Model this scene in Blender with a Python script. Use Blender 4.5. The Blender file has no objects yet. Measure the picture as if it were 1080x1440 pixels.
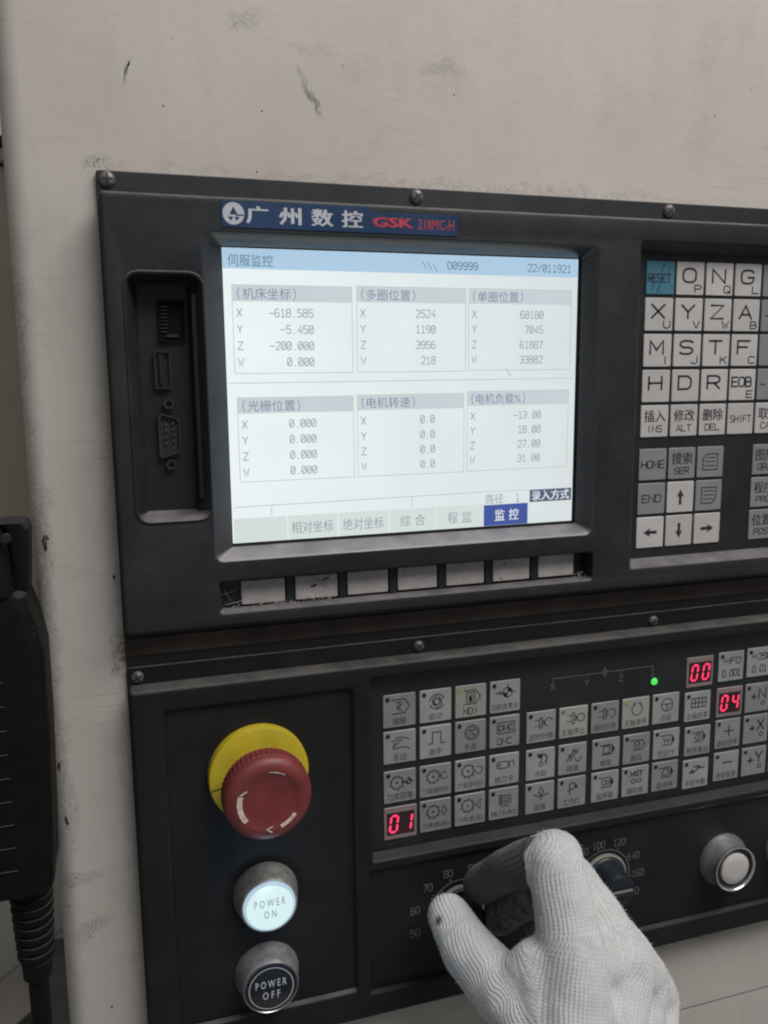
import bpy, bmesh, math, random
from mathutils import Vector, Matrix, geometry, noise as mnoise

random.seed(7)
SC = bpy.context.scene
COL = SC.collection
MM = 0.001
Z0 = 1.40                                   # height of the screen's top edge above the floor (m)

# ------------------------------------------------------------------ camera, world, light, exposure
def W(x, y, z):                             # millimetres on the console -> world metres
    return Vector((x * MM, y * MM, Z0 + z * MM))

cd = bpy.data.cameras.new('camera')
cam = bpy.data.objects.new('camera', cd)
COL.objects.link(cam)
cam.location = W(-48.03, -379.06, -53.06)
cam.rotation_euler = (math.radians(80.701), math.radians(0.541), math.radians(-17.544))
cd.sensor_fit = 'VERTICAL'
cd.sensor_height = 36.0
cd.sensor_width = 27.0
cd.lens = 30.0
cd.clip_start = 0.005
cd.clip_end = 50.0
cd.dof.use_dof = True
cd.dof.focus_distance = 0.405
cd.dof.aperture_fstop = 15.0
SC.camera = cam

wd = bpy.data.worlds.new('World')
SC.world = wd
wd.use_nodes = True
bg = wd.node_tree.nodes['Background']
bg.inputs['Color'].default_value = (0.93, 0.97, 1.0, 1)
bg.inputs['Strength'].default_value = 0.16

def area(name, loc, target, sx, sy, power, color):
    l = bpy.data.lights.new(name, 'AREA')
    l.shape = 'RECTANGLE'
    l.size = sx
    l.size_y = sy
    l.energy = power
    l.color = color
    o = bpy.data.objects.new(name, l)
    COL.objects.link(o)
    o.location = loc
    o.rotation_euler = (Vector(target) - Vector(loc)).to_track_quat('-Z', 'Y').to_euler()
    return o

area('ceiling_lamp', (0.62, -0.88, 2.62), (0.12, -0.1, 1.2), 1.3, 0.7, 32.0, (1.0, 0.969, 0.936))

SC.view_settings.view_transform = 'Standard'
SC.view_settings.look = 'None'
SC.view_settings.exposure = 0.0
SC.view_settings.gamma = 1.0
SC.render.engine = 'CYCLES'
SC.cycles.max_bounces = 6
SC.cycles.filter_width = 2.1

# ------------------------------------------------------------------ materials
def nd(t, kind, **kw):
    n = t.nodes.new(kind)
    for k, v in kw.items():
        setattr(n, k, v)
    return n

def base_mat(name):
    m = bpy.data.materials.new(name)
    m.use_nodes = True
    t = m.node_tree
    return m, t, t.nodes['Principled BSDF']

def coords(t, scale=1.0):
    g = nd(t, 'ShaderNodeNewGeometry')
    if scale == 1.0:
        return g.outputs['Position']
    v = nd(t, 'ShaderNodeVectorMath', operation='SCALE')
    v.inputs['Scale'].default_value = scale
    t.links.new(g.outputs['Position'], v.inputs[0])
    return v.outputs[0]

def noise_tex(t, vec, scale, detail=4, rough=0.6):
    n = nd(t, 'ShaderNodeTexNoise')
    n.inputs['Scale'].default_value = scale
    n.inputs['Detail'].default_value = detail
    n.inputs['Roughness'].default_value = rough
    t.links.new(vec, n.inputs['Vector'])
    return n.outputs['Fac']

def ramp(t, fac, a, b, ca=(0, 0, 0, 1), cb=(1, 1, 1, 1)):
    r = nd(t, 'ShaderNodeValToRGB')
    e = r.color_ramp.elements
    e[0].position, e[0].color = a, ca
    e[1].position, e[1].color = b, cb
    t.links.new(fac, r.inputs['Fac'])
    return r.outputs['Color']

def mix(t, fac, a, b, mode='MIX'):
    n = nd(t, 'ShaderNodeMix', data_type='RGBA', blend_type=mode)
    for sock, val in ((n.inputs[0], fac), (n.inputs[6], a), (n.inputs[7], b)):
        if hasattr(val, 'is_linked') or hasattr(val, 'links'):
            t.links.new(val, sock)
        elif isinstance(val, (int, float)):
            sock.default_value = val
        else:
            sock.default_value = (*val[:3], 1)
    return n.outputs[2]

def math_n(t, op, a, b=None, clamp=False):
    n = nd(t, 'ShaderNodeMath', operation=op, use_clamp=clamp)
    for i, v in enumerate((a, b)):
        if v is None:
            continue
        if isinstance(v, (int, float)):
            n.inputs[i].default_value = v
        else:
            t.links.new(v, n.inputs[i])
    return n.outputs[0]

def bump(t, bsdf, height, strength, dist):
    b = nd(t, 'ShaderNodeBump')
    b.inputs['Strength'].default_value = strength
    b.inputs['Distance'].default_value = dist
    t.links.new(height, b.inputs['Height'])
    t.links.new(b.outputs['Normal'], bsdf.inputs['Normal'])

def surf(name, col, rough=0.5, metal=0.0, var=0.15, vscale=60, grain=900, gstr=0.15, dust=0.0,
         dustcol=(0.30, 0.25, 0.21), specks=0.0, smear=0.0, spec=0.5, each=0.0, worn=0.0):
    """Painted / moulded surface: mottled colour, uneven gloss, fine grain, optional settled dust and lint specks."""
    m, t, b = base_mat(name)
    P = coords(t)
    n1 = noise_tex(t, P, vscale, 5)
    dark = tuple(c * (1 - var) for c in col)
    lite = tuple(min(1, c * (1 + var)) for c in col)
    c = mix(t, ramp(t, n1, 0.3, 0.7), dark, lite)
    if each:
        oi = nd(t, 'ShaderNodeObjectInfo')
        c = mix(t, math_n(t, 'MULTIPLY', oi.outputs['Random'], each), c, tuple(x * .5 for x in col))
    if worn:
        n4 = noise_tex(t, P, 180, 5, 0.7)
        c = mix(t, math_n(t, 'MULTIPLY', ramp(t, n4, 0.55, 0.75), worn), c, tuple(min(1, x * 1.5) for x in col))
    if smear:
        n2 = noise_tex(t, P, 25, 6, 0.7)
        f = math_n(t, 'MULTIPLY', ramp(t, n2, 0.48, 0.75), smear)
        c = mix(t, f, c, tuple(min(1, x * 0.5 + y * 0.5) for x, y in zip(col, dustcol)))
    if specks:
        v = nd(t, 'ShaderNodeTexVoronoi')
        v.inputs['Scale'].default_value = 85
        t.links.new(P, v.inputs['Vector'])
        wn = nd(t, 'ShaderNodeTexWhiteNoise', noise_dimensions='3D')
        t.links.new(v.outputs['Position'], wn.inputs['Vector'])
        size = math_n(t, 'MULTIPLY', math_n(t, 'POWER', wn.outputs['Value'], 6.0), 0.05)
        on = math_n(t, 'LESS_THAN', v.outputs['Distance'], size)
        pick = math_n(t, 'GREATER_THAN', wn.outputs['Value'], 0.80)
        f = math_n(t, 'MULTIPLY', math_n(t, 'MULTIPLY', on, pick), specks)
        c = mix(t, f, c, (0.42, 0.40, 0.38))
    if dust:
        g = nd(t, 'ShaderNodeNewGeometry')
        s = nd(t, 'ShaderNodeSeparateXYZ')
        t.links.new(g.outputs['True Normal'], s.inputs[0])
        up = ramp(t, s.outputs['Z'], 0.25, 0.75)
        nn = ramp(t, noise_tex(t, P, 70, 4, 0.55), 0.05, 0.65)
        f = math_n(t, 'MULTIPLY', math_n(t, 'MULTIPLY', up, nn), dust)
        c = mix(t, f, c, dustcol)
        b_r = math_n(t, 'ADD', math_n(t, 'MULTIPLY', f, 0.4), rough, True)
    else:
        b_r = None
    t.links.new(c, b.inputs['Base Color'])
    r = math_n(t, 'ADD', math_n(t, 'MULTIPLY', math_n(t, 'SUBTRACT', noise_tex(t, P, vscale * 0.7, 4), 0.5), 0.3),
               b_r if b_r is not None else rough, True)
    t.links.new(r, b.inputs['Roughness'])
    b.inputs['Metallic'].default_value = metal
    b.inputs['Specular IOR Level'].default_value = spec
    if gstr:
        bump(t, b, noise_tex(t, P, grain, 3), gstr, 0.0004)
    return m

def emit(name, col, strength=1.0, var=0.0, base=(0.02, 0.02, 0.02), rough=0.25):
    m, t, b = base_mat(name)
    b.inputs['Base Color'].default_value = (*base, 1)
    b.inputs['Roughness'].default_value = rough
    b.inputs['Specular IOR Level'].default_value = 0.3
    c = mix(t, noise_tex(t, coords(t), 40, 3), tuple(x * (1 - var) for x in col), tuple(x * (1 + var) for x in col))
    t.links.new(c, b.inputs['Emission Color'])
    b.inputs['Emission Strength'].default_value = strength
    return m

M = {}
M['black'] = surf('satin_black_plastic', (0.0125, 0.0148, 0.0175), 0.52, var=0.2, dust=0.75, specks=0.45, smear=0.13, gstr=0.2, dustcol=(0.21, 0.195, 0.195), spec=0.42)
M['bezel_gloss'] = surf('glossy_black_bezel', (0.022, 0.025, 0.030), 0.30, var=0.15, dust=0.75, smear=0.04, gstr=0.08, dustcol=(0.25, 0.235, 0.24), spec=1.0)
M['black_low'] = surf('matt_black_plastic', (0.0075, 0.0075, 0.0083), 0.6, var=0.2, dust=0.42, specks=0.45, smear=0.06, gstr=0.2,
                      dustcol=(0.20, 0.19, 0.18), spec=0.32)
M['rim'] = surf('clean_black_rim', (0.0105, 0.0108, 0.012), 0.5, var=0.2, dust=0.13, gstr=0.2, dustcol=(0.20, 0.19, 0.18), spec=0.35)
M['rusty'] = surf('grimy_brown_flange', (0.050, 0.036, 0.029), 0.75, var=0.5, vscale=35, dust=0.2, gstr=0.4)
M['deep'] = surf('dark_bay_plastic', (0.010, 0.0105, 0.012), 0.45, var=0.2, dust=0.4, gstr=0.15)
M['membrane'] = surf('dark_membrane', (0.012, 0.0132, 0.015), 0.42, var=0.15, gstr=0.05, smear=0.08)
M['key_white'] = surf('off_white_key', (0.49, 0.472, 0.465), 0.45, each=0.3, var=0.06, vscale=90, gstr=0.06, smear=0.35, dustcol=(0.2, 0.17, 0.15))
M['key_grey'] = surf('grey_key', (0.23, 0.23, 0.235), 0.45, each=0.3, var=0.06, vscale=90, gstr=0.06, smear=0.3, dustcol=(0.15, 0.13, 0.11))
M['key_blue'] = surf('teal_blue_key', (0.050, 0.165, 0.225), 0.48, var=0.12, vscale=90, gstr=0.06)
M['key_low'] = surf('dull_grey_key', (0.30, 0.30, 0.305), 0.42, each=0.7, worn=0.35, var=0.12, vscale=70, gstr=0.06, smear=0.4, dustcol=(0.12, 0.11, 0.1))
M['key_low_lit'] = surf('lamp_tinted_grey_key', (0.32, 0.325, 0.295), 0.42, each=0.4, worn=0.3, var=0.10, vscale=70, gstr=0.06, smear=0.3, dustcol=(0.12, 0.11, 0.1))  # greenish glow of the lit lamp put into the key colour
M['soft'] = surf('worn_pale_soft_key', (0.44, 0.405, 0.40), 0.5, each=0.4, worn=0.35, var=0.12, vscale=110, gstr=0.1, smear=0.5, dustcol=(0.14, 0.10, 0.085))
M['ink'] = surf('dark_ink', (0.018, 0.018, 0.022), 0.6, var=0.1, gstr=0)
M['ink_blue'] = surf('dark_blue_ink', (0.012, 0.035, 0.075), 0.6, var=0.1, gstr=0)
M['print'] = surf('faint_white_print', (0.125, 0.125, 0.13), 0.6, var=0.25, vscale=500, gstr=0)
M['print_white'] = surf('white_print', (0.46, 0.48, 0.52), 0.5, var=0.1, gstr=0)
M['print_red'] = surf('red_print', (0.42, 0.035, 0.055), 0.5, var=0.15, vscale=300, gstr=0)
M['badge'] = surf('navy_badge', (0.014, 0.040, 0.105), 0.35, var=0.15, gstr=0.03)
M['steel'] = surf('brushed_steel', (0.55, 0.55, 0.55), 0.32, 1.0, var=0.15, vscale=200, gstr=0.1, smear=0.2, dustcol=(0.12, 0.1, 0.09))
M['screw'] = surf('dirty_screw_steel', (0.15, 0.138, 0.13), 0.5, 0.4, var=0.4, vscale=400, gstr=0.12, grain=2500)
M['bezel_metal'] = surf('pitted_grey_bezel', (0.27, 0.265, 0.26), 0.5, 0.55, var=0.35, vscale=260, gstr=0.35, grain=1800, smear=0.5,
                        dustcol=(0.10, 0.09, 0.085))
M['silver'] = surf('satin_silver_bezel', (0.68, 0.68, 0.67), 0.24, 0.85, var=0.1, vscale=200, gstr=0.06)
M['red'] = surf('dull_red_plastic', (0.175, 0.027, 0.028), 0.5, var=0.22, vscale=80, gstr=0.15, smear=0.45, dustcol=(0.12, 0.06, 0.055))
M['yellow'] = surf('yellow_plastic', (0.52, 0.40, 0.020), 0.48, var=0.12, vscale=60, gstr=0.1, smear=0.8, dustcol=(0.12, 0.085, 0.02))
M['arrow'] = surf('worn_cream_paint', (0.62, 0.50, 0.44), 0.6, var=0.35, vscale=500, gstr=0.3)
M['lens_off'] = surf('black_lens', (0.010, 0.013, 0.018), 0.25, var=0.1, gstr=0.02)
M['knob'] = surf('dark_blue_grey_knob', (0.013, 0.018, 0.025), 0.36, var=0.2, gstr=0.05)
M['knob_skirt'] = surf('worn_knob_rim', (0.20, 0.19, 0.165), 0.4, var=0.3, gstr=0.1)
M['lamp_dark'] = surf('unlit_lamp', (0.012, 0.013, 0.013), 0.3, var=0.1, gstr=0)
M['rubber'] = surf('black_rubber', (0.005, 0.0053, 0.006), 0.6, var=0.25, vscale=80, dust=0.45, specks=0.2, gstr=0.3, dustcol=(0.10, 0.105, 0.115), spec=0.12)
M['tape'] = surf('worn_edge_grey', (0.017, 0.017, 0.019), 0.6, var=0.3, vscale=300, gstr=0.2)
M['port_metal'] = surf('dull_port_metal', (0.055, 0.056, 0.06), 0.45, 0.7, var=0.3, vscale=300, gstr=0.1)
M['chip'] = surf('bare_rusty_metal', (0.060, 0.040, 0.032), 0.8, var=0.5, vscale=700, gstr=0.6, grain=1500)
M['lint'] = surf('pale_lint', (0.33, 0.29, 0.29), 0.9, var=0.2, gstr=0)
M['segoff'] = surf('dark_red_display_window', (0.030, 0.013, 0.016), 0.3, var=0.1, gstr=0)
M['segframe'] = surf('pinkish_grey_display_frame', (0.22, 0.165, 0.17), 0.5, var=0.1, gstr=0.05)
M['wall'] = surf('dim_beige_wall', (0.50, 0.45, 0.385), 0.8, var=0.10, vscale=8, gstr=0.1)
M['guard'] = surf('grey_green_sheet', (0.52, 0.52, 0.475), 0.6, var=0.12, vscale=12, gstr=0.1)
M['khaki'] = surf('khaki_paint', (0.54, 0.48, 0.375), 0.7, var=0.08, vscale=8, gstr=0.1)
M['pinkish'] = surf('pinkish_strip', (0.55, 0.42, 0.40), 0.7, var=0.1, gstr=0.1)
M['guard_dark'] = surf('dark_grey_green_sheet', (0.10, 0.105, 0.09), 0.7, var=0.15, vscale=12, gstr=0.1)
M['guard_post'] = surf('dark_grey_post', (0.14, 0.14, 0.145), 0.6, var=0.15, vscale=12, gstr=0.1)
M['guard_edge'] = surf('brown_grey_sheet', (0.50, 0.44, 0.40), 0.6, var=0.15, vscale=12, gstr=0.1)
M['fuzz'] = surf('white_cotton_fibre', (0.78, 0.78, 0.78), 0.95, var=0.05, gstr=0)
M['sleeve'] = surf('dark_work_sleeve', (0.03, 0.035, 0.05), 0.9, var=0.2, gstr=0.3)

# screen emissions
M['lcd'] = emit('lcd_white', (0.745, 0.815, 0.815), 1.0, 0.05)
def lcd_panel():
    m = M['lcd']
    t = m.node_tree
    b = t.nodes['Principled BSDF']
    P = coords(t)
    sp = nd(t, 'ShaderNodeSeparateXYZ')
    t.links.new(P, sp.inputs[0])
    # emission strength set to fall from left to right
    fx = math_n(t, 'SUBTRACT', 1.09, math_n(t, 'MULTIPLY', sp.outputs['X'], 1.15))
    fn = math_n(t, 'ADD', math_n(t, 'MULTIPLY', noise_tex(t, P, 14, 3), 0.14), 0.93)
    t.links.new(math_n(t, 'MULTIPLY', fx, fn), b.inputs['Emission Strength'])
    r = ramp(t, noise_tex(t, P, 70, 5, 0.7), 0.35, 0.7, (.12, .12, .12, 1), (.45, .45, .45, 1))
    t.links.new(r, b.inputs['Roughness'])
    b.inputs['Specular IOR Level'].default_value = 0.6
lcd_panel()
M['lcd_title'] = emit('lcd_title_blue', (0.41, 0.59, 0.76), 1.0, 0.04)
M['lcd_head'] = emit('lcd_header_grey', (0.56, 0.615, 0.65), 1.0, 0.03)
M['lcd_line'] = emit('lcd_line_grey', (0.42, 0.46, 0.46), 1.0)
M['lcd_text'] = emit('lcd_text_grey', (0.285, 0.32, 0.335), 1.0)
M['lcd_htext'] = emit('lcd_header_text', (0.19, 0.225, 0.33), 1.0)
M['lcd_ttext'] = emit('lcd_title_text', (0.09, 0.17, 0.28), 1.0)
M['lcd_tab'] = emit('lcd_tab_grey', (0.64, 0.71, 0.70), 1.0, 0.02)
M['lcd_blue'] = emit('lcd_blue', (0.045, 0.085, 0.32), 1.0, 0.05)
M['lcd_slate'] = emit('lcd_slate_blue', (0.085, 0.11, 0.19), 1.0, 0.05)
M['lcd_pale'] = emit('lcd_pale', (0.72, 0.76, 0.76), 1.0)
M['seg_red'] = emit('red_segment', (1.0, 0.035, 0.12), 1.5, 0.15)
M['green_led'] = emit('green_lamp', (0.10, 0.80, 0.12), 1.0, 0.2)
M['dim_green'] = emit('dim_green_lamp', (0.045, 0.10, 0.05), 1.0)
M['dim_yellow'] = emit('dim_yellow_lamp', (0.16, 0.15, 0.03), 1.0)
M['lens_on'] = emit('lit_white_lens', (0.68, 0.86, 0.88), 1.0, 0.04, base=(0.02, 0.02, 0.02))
M['lens_glow'] = emit('lit_lens_rim', (0.42, 0.56, 0.66), 1.0, 0.1, base=(0.04, 0.05, 0.06))
M['lens_ink'] = emit('grey_lens_print', (0.17, 0.24, 0.27), 1.0)

def cabinet_paint():
    m, t, b = base_mat('chalky_beige_machine_paint')
    P = coords(t)
    n1 = noise_tex(t, P, 9, 6, 0.65)
    c = mix(t, ramp(t, n1, 0.25, 0.75), (0.446, 0.412, 0.376), (0.522, 0.487, 0.450))
    # faint vertical-brush smears
    mp = nd(t, 'ShaderNodeMapping')
    mp.inputs['Scale'].default_value = (60, 10, 9)
    t.links.new(P, mp.inputs['Vector'])
    n2 = noise_tex(t, mp.outputs[0], 1.0, 6, 0.7)
    c = mix(t, math_n(t, 'MULTIPLY', ramp(t, n2, 0.52, 0.8), 0.30), c, (0.34, 0.31, 0.28))
    # grubby cloud patches
    n3 = noise_tex(t, P, 30, 6, 0.75)
    c = mix(t, math_n(t, 'MULTIPLY', ramp(t, n3, 0.52, 0.74), 0.26), c, (0.27, 0.245, 0.225))
    mp2 = nd(t, 'ShaderNodeMapping')
    mp2.inputs['Scale'].default_value = (14, 10, 420)
    mp2.inputs['Rotation'].default_value = (0, math.radians(4), 0)
    t.links.new(P, mp2.inputs['Vector'])
    n5 = noise_tex(t, mp2.outputs[0], 1.0, 4, 0.7)
    patch = ramp(t, noise_tex(t, P, 12, 3), 0.45, 0.62)
    c = mix(t, math_n(t, 'MULTIPLY', math_n(t, 'MULTIPLY', ramp(t, n5, 0.56, 0.70), patch), 0.35), c, (0.25, 0.23, 0.21))
    # scuffs where the paint has been rubbed: centre (mm), radii (mm), angle, strength
    def scuff(c, x, z, rx, rz, ang, s, sx, sz):
        g = nd(t, 'ShaderNodeMapping', vector_type='TEXTURE')
        g.inputs['Location'].default_value = W(x, 0, z)
        g.inputs['Rotation'].default_value = (0, math.radians(ang), 0)
        g.inputs['Scale'].default_value = (rx * MM, 1.0, rz * MM)
        wn_ = nd(t, 'ShaderNodeTexNoise')
        wn_.inputs['Scale'].default_value = 90
        wn_.inputs['Detail'].default_value = 5
        t.links.new(P, wn_.inputs['Vector'])
        wv = nd(t, 'ShaderNodeVectorMath', operation='MULTIPLY_ADD')
        wv.inputs[1].default_value = (.016, 0, .016)
        t.links.new(wn_.outputs['Color'], wv.inputs[0])
        wo = nd(t, 'ShaderNodeVectorMath', operation='ADD')
        wo.inputs[1].default_value = (-.008, 0, -.008)
        t.links.new(P, wo.inputs[0])
        t.links.new(wo.outputs[0], wv.inputs[2])
        t.links.new(wv.outputs[0], g.inputs['Vector'])
        sg = nd(t, 'ShaderNodeTexGradient', gradient_type='SPHERICAL')
        fl = nd(t, 'ShaderNodeVectorMath', operation='MULTIPLY')
        fl.inputs[1].default_value = (1, 0, 1)
        t.links.new(g.outputs[0], fl.inputs[0])
        t.links.new(fl.outputs[0], sg.inputs[0])
        st = nd(t, 'ShaderNodeMapping')
        st.inputs['Scale'].default_value = (sx, 1, sz)
        t.links.new(fl.outputs[0], st.inputs['Vector'])
        nn = ramp(t, noise_tex(t, st.outputs[0], 3.0, 5, 0.7), 0.46, 0.60)
        f = math_n(t, 'MULTIPLY', math_n(t, 'MULTIPLY', nn, ramp(t, sg.outputs['Color'], 0.0, 0.5)), s)
        return mix(t, f, c, (0.075, 0.065, 0.058))
    for a in ((-34.8, 69.5, 1.6, 7.5, 24, 1.0, 1, .3), (41.5, 67.5, 2.6, 13, -24, 1.0, 3, 1), (43, 64, 1.6, 7, -24, 1.0, 1, 1), (14, 93, 12, 5, -20, 0.55, 1, 6),
              (103, 82, 13, 5, 5, 0.45, 1, 6), (-75.5, -282, 14, 4, -15, 0.6, 1.5, 5), (-71, -306.5, 12, 4.5, -18, 0.7, 3, 4),
              (40, 84, 16, 3, 5, 0.3, 1, 3), (-79, -140, 4, 80, 0, 0.38, 2, 9), (-83.5, -100, 4, 130, 0, 0.45, 2, 14),
              (-51.5, -80, 3.0, 130, 0, .2, 2, 26), (-51.5, -280, 3, 110, 0, .25, 2, 26), (120, 31.5, 200, 3.2, 0, .28, 22, 1),
              (-50.5, -176, 5, 12, 0, .9, 1, 2), (-48, 31, 8, 5, 0, .7, 2, 1), (270, -383, 200, 8, 0, .4, 18, 1), (-79, -230, 6, 60, 0, .35, 2, 9)):
        c = scuff(c, *a)
    v = nd(t, 'ShaderNodeTexVoronoi')
    v.inputs['Scale'].default_value = 70
    t.links.new(P, v.inputs['Vector'])
    wn = nd(t, 'ShaderNodeTexWhiteNoise', noise_dimensions='3D')
    t.links.new(v.outputs['Position'], wn.inputs['Vector'])
    on = math_n(t, 'LESS_THAN', v.outputs['Distance'], math_n(t, 'MULTIPLY', wn.outputs['Value'], 0.045))
    pick = math_n(t, 'GREATER_THAN', wn.outputs['Value'], 0.72)
    c = mix(t, math_n(t, 'MULTIPLY', on, pick), c, (0.13, 0.105, 0.085))
    t.links.new(c, b.inputs['Base Color'])
    t.links.new(math_n(t, 'ADD', math_n(t, 'MULTIPLY', n3, 0.25), 0.36), b.inputs['Roughness'])
    b.inputs['Specular IOR Level'].default_value = 0.4
    h = math_n(t, 'ADD', math_n(t, 'ADD', noise_tex(t, P, 420, 3), math_n(t, 'MULTIPLY', noise_tex(t, P, 60, 3), 1.5)), math_n(t, 'MULTIPLY', noise_tex(t, P, 9, 2), 14.0))
    bump(t, b, h, 0.10, 0.0008)
    return m
M['cabinet'] = cabinet_paint()

def glove_mat():
    m, t, b = base_mat('white_knitted_cotton')
    def attr(n):
        a = nd(t, 'ShaderNodeAttribute', attribute_name=n)
        return a.outputs['Fac']
    u, v, gr = attr('knit_u'), attr('knit_v'), attr('grime_shade')
    P = coords(t)
    wob = math_n(t, 'MULTIPLY', math_n(t, 'ADD', math_n(t, 'MULTIPLY', math_n(t, 'SUBTRACT', noise_tex(t, P, 55, 2), 0.5), 1.3), math_n(t, 'SUBTRACT', noise_tex(t, P, 260, 3), 0.5)), 1.0)
    uu = math_n(t, 'ADD', u, wob)
    # one rib (wale) every 1.9 mm, stitches every 1.5 mm, staggered between ribs as V-shaped loops
    ph = math_n(t, 'MULTIPLY', uu, 2 * math.pi / 1.9)
    rib = math_n(t, 'ADD', math_n(t, 'MULTIPLY', math_n(t, 'COSINE', ph), 0.5), 0.5)
    slant = math_n(t, 'MULTIPLY', math_n(t, 'ABSOLUTE', math_n(t, 'SINE', math_n(t, 'MULTIPLY', ph, 0.5))), 1.1)
    sv = math_n(t, 'MULTIPLY', math_n(t, 'ADD', math_n(t, 'ADD', v, slant), math_n(t, 'MULTIPLY', wob, 0.4)), 2 * math.pi / 1.5)
    st = math_n(t, 'ADD', math_n(t, 'MULTIPLY', math_n(t, 'COSINE', sv), 0.5), 0.5)
    h = math_n(t, 'ADD', math_n(t, 'MULTIPLY', rib, 0.72), math_n(t, 'MULTIPLY', st, 0.34))
    fuzz = noise_tex(t, P, 1700, 3, 0.7)
    vis = ramp(t, noise_tex(t, P, 48, 3), 0.3, 0.7, (.6, .6, .6, 1), (1, 1, 1, 1))
    h2 = math_n(t, 'ADD', math_n(t, 'MULTIPLY', h, vis), math_n(t, 'MULTIPLY', fuzz, 0.75))
    big = noise_tex(t, P, 38, 4)
    c = mix(t, ramp(t, big, 0.3, 0.75), (0.52, 0.527, 0.535), (0.645, 0.647, 0.645))
    # shade painted into the yarn colour down in the gaps between loops
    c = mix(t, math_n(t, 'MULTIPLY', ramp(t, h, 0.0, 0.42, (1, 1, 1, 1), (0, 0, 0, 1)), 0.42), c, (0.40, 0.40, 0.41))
    c = mix(t, math_n(t, 'MULTIPLY', ramp(t, noise_tex(t, P, 70, 5, 0.7), 0.48, 0.76), 0.6), c, (0.36, 0.345, 0.335))
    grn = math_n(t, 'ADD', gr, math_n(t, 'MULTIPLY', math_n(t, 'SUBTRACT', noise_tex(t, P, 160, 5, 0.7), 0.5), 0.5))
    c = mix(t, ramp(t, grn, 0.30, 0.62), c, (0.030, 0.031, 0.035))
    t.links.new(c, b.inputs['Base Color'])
    b.inputs['Roughness'].default_value = 0.95
    b.inputs['Specular IOR Level'].default_value = 0.15
    b.inputs['Sheen Weight'].default_value = 0.25
    b.inputs['Sheen Roughness'].default_value = 0.6
    bump(t, b, h2, 0.78, 0.0007)
    return m
M['glove'] = glove_mat()

# ------------------------------------------------------------------ mesh building
WORLD = {}                                  # object -> world translation

class MB:
    """Collects faces given in console millimetres (x right, y away from viewer, z up)."""
    def __init__(self):
        self.v, self.f = [], []
    def add(self, vs, fs):
        n = len(self.v)
        self.v += [tuple(p) for p in vs]
        self.f += [tuple(i + n for i in q) for q in fs]
        return self
    def loft(self, loops, cap0=False, cap1=False, closed=True):
        n = len(loops[0])
        vs = [p for l in loops for p in l]
        fs = []
        for k in range(len(loops) - 1):
            for i in range(n if closed else n - 1):
                j = (i + 1) % n
                fs.append((k * n + i, k * n + j, (k + 1) * n + j, (k + 1) * n + i))
        if cap0: fs.append(tuple(range(n - 1, -1, -1)))
        if cap1: fs.append(tuple((len(loops) - 1) * n + i for i in range(n)))
        return self.add(vs, fs)
    def plate(self, outer, holes, y):
        ls = [[Vector((x, z, 0)) for x, z in l] for l in [outer] + holes]
        tr = geometry.tessellate_polygon(ls)
        return self.add([(p.x, y, p.y) for l in ls for p in l], tr)
    def box(self, x0, x1, y0, y1, z0, z1, b=0.0):
        if b <= 0:
            return self.loft([ring(rrect(x0, x1, z0, z1, 0, 0), y1), ring(rrect(x0, x1, z0, z1, 0, 0), y0)], True, True)
        a = rrect(x0, x1, z0, z1, b, 1)
        i = rrect(x0 + b, x1 - b, z0 + b, z1 - b, 0.01, 1)
        return self.loft([ring(i, y1), ring(a, y1 - b), ring(a, y0 + b), ring(i, y0)], True, True)
    def lathe(self, cx, cz, prof, n=48, cap=True):
        """prof: (radius, y) from panel outwards, axis along y."""
        loops = [[(cx + r * math.cos(2 * math.pi * i / n), y, cz + r * math.sin(2 * math.pi * i / n)) for i in range(n)] for r, y in prof]
        return self.loft(loops, False, cap)
    def tube(self, pts, r, n=8, cap=True):
        pts = [Vector(p) for p in pts]
        rs = r if isinstance(r, (list, tuple)) else [r] * len(pts)
        loops, up = [], None
        for i, p in enumerate(pts):
            d = (pts[min(i + 1, len(pts) - 1)] - pts[max(i - 1, 0)]).normalized()
            if up is None:
                up = d.orthogonal().normalized()
            up = (up - d * up.dot(d)).normalized()
            s = d.cross(up)
            loops.append([p + (up * math.cos(2 * math.pi * k / n) + s * math.sin(2 * math.pi * k / n)) * rs[i] for k in range(n)])
        return self.loft(loops, cap, cap)

def rrect(x0, x1, z0, z1, r=0.0, n=4):
    if z0 > z1: z0, z1 = z1, z0
    if r <= 0 or n == 0:
        return [(x0, z0), (x1, z0), (x1, z1), (x0, z1)]
    out = []
    for cx, cz, a in ((x1 - r, z0 + r, -90), (x1 - r, z1 - r, 0), (x0 + r, z1 - r, 90), (x0 + r, z0 + r, 180)):
        for k in range(n + 1):
            q = math.radians(a + 90 * k / n)
            out.append((cx + r * math.cos(q), cz + r * math.sin(q)))
    return out

def ring(loop, y):
    return [(x, y, z) for x, z in loop]

def mesh_from(name, vs, fs, mat, smooth=None):
    me = bpy.data.meshes.new(name)
    me.from_pydata(vs, [], fs)
    bm = bmesh.new()
    bm.from_mesh(me)
    bmesh.ops.remove_doubles(bm, verts=bm.verts, dist=2e-7)
    bmesh.ops.recalc_face_normals(bm, faces=bm.faces)
    bm.to_mesh(me)
    bm.free()
    me.materials.append(M[mat])
    if smooth:
        for p in me.polygons:
            p.use_smooth = True
        me.set_sharp_from_angle(angle=math.radians(smooth))
    return me

def link(name, data, world, parent=None):
    o = bpy.data.objects.new(name, data)
    COL.objects.link(o)
    world = Vector(world)
    WORLD[o.name] = world
    if parent is not None:
        o.parent = parent
        o.location = world - WORLD[parent.name]
    else:
        o.location = world
    return o

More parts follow.
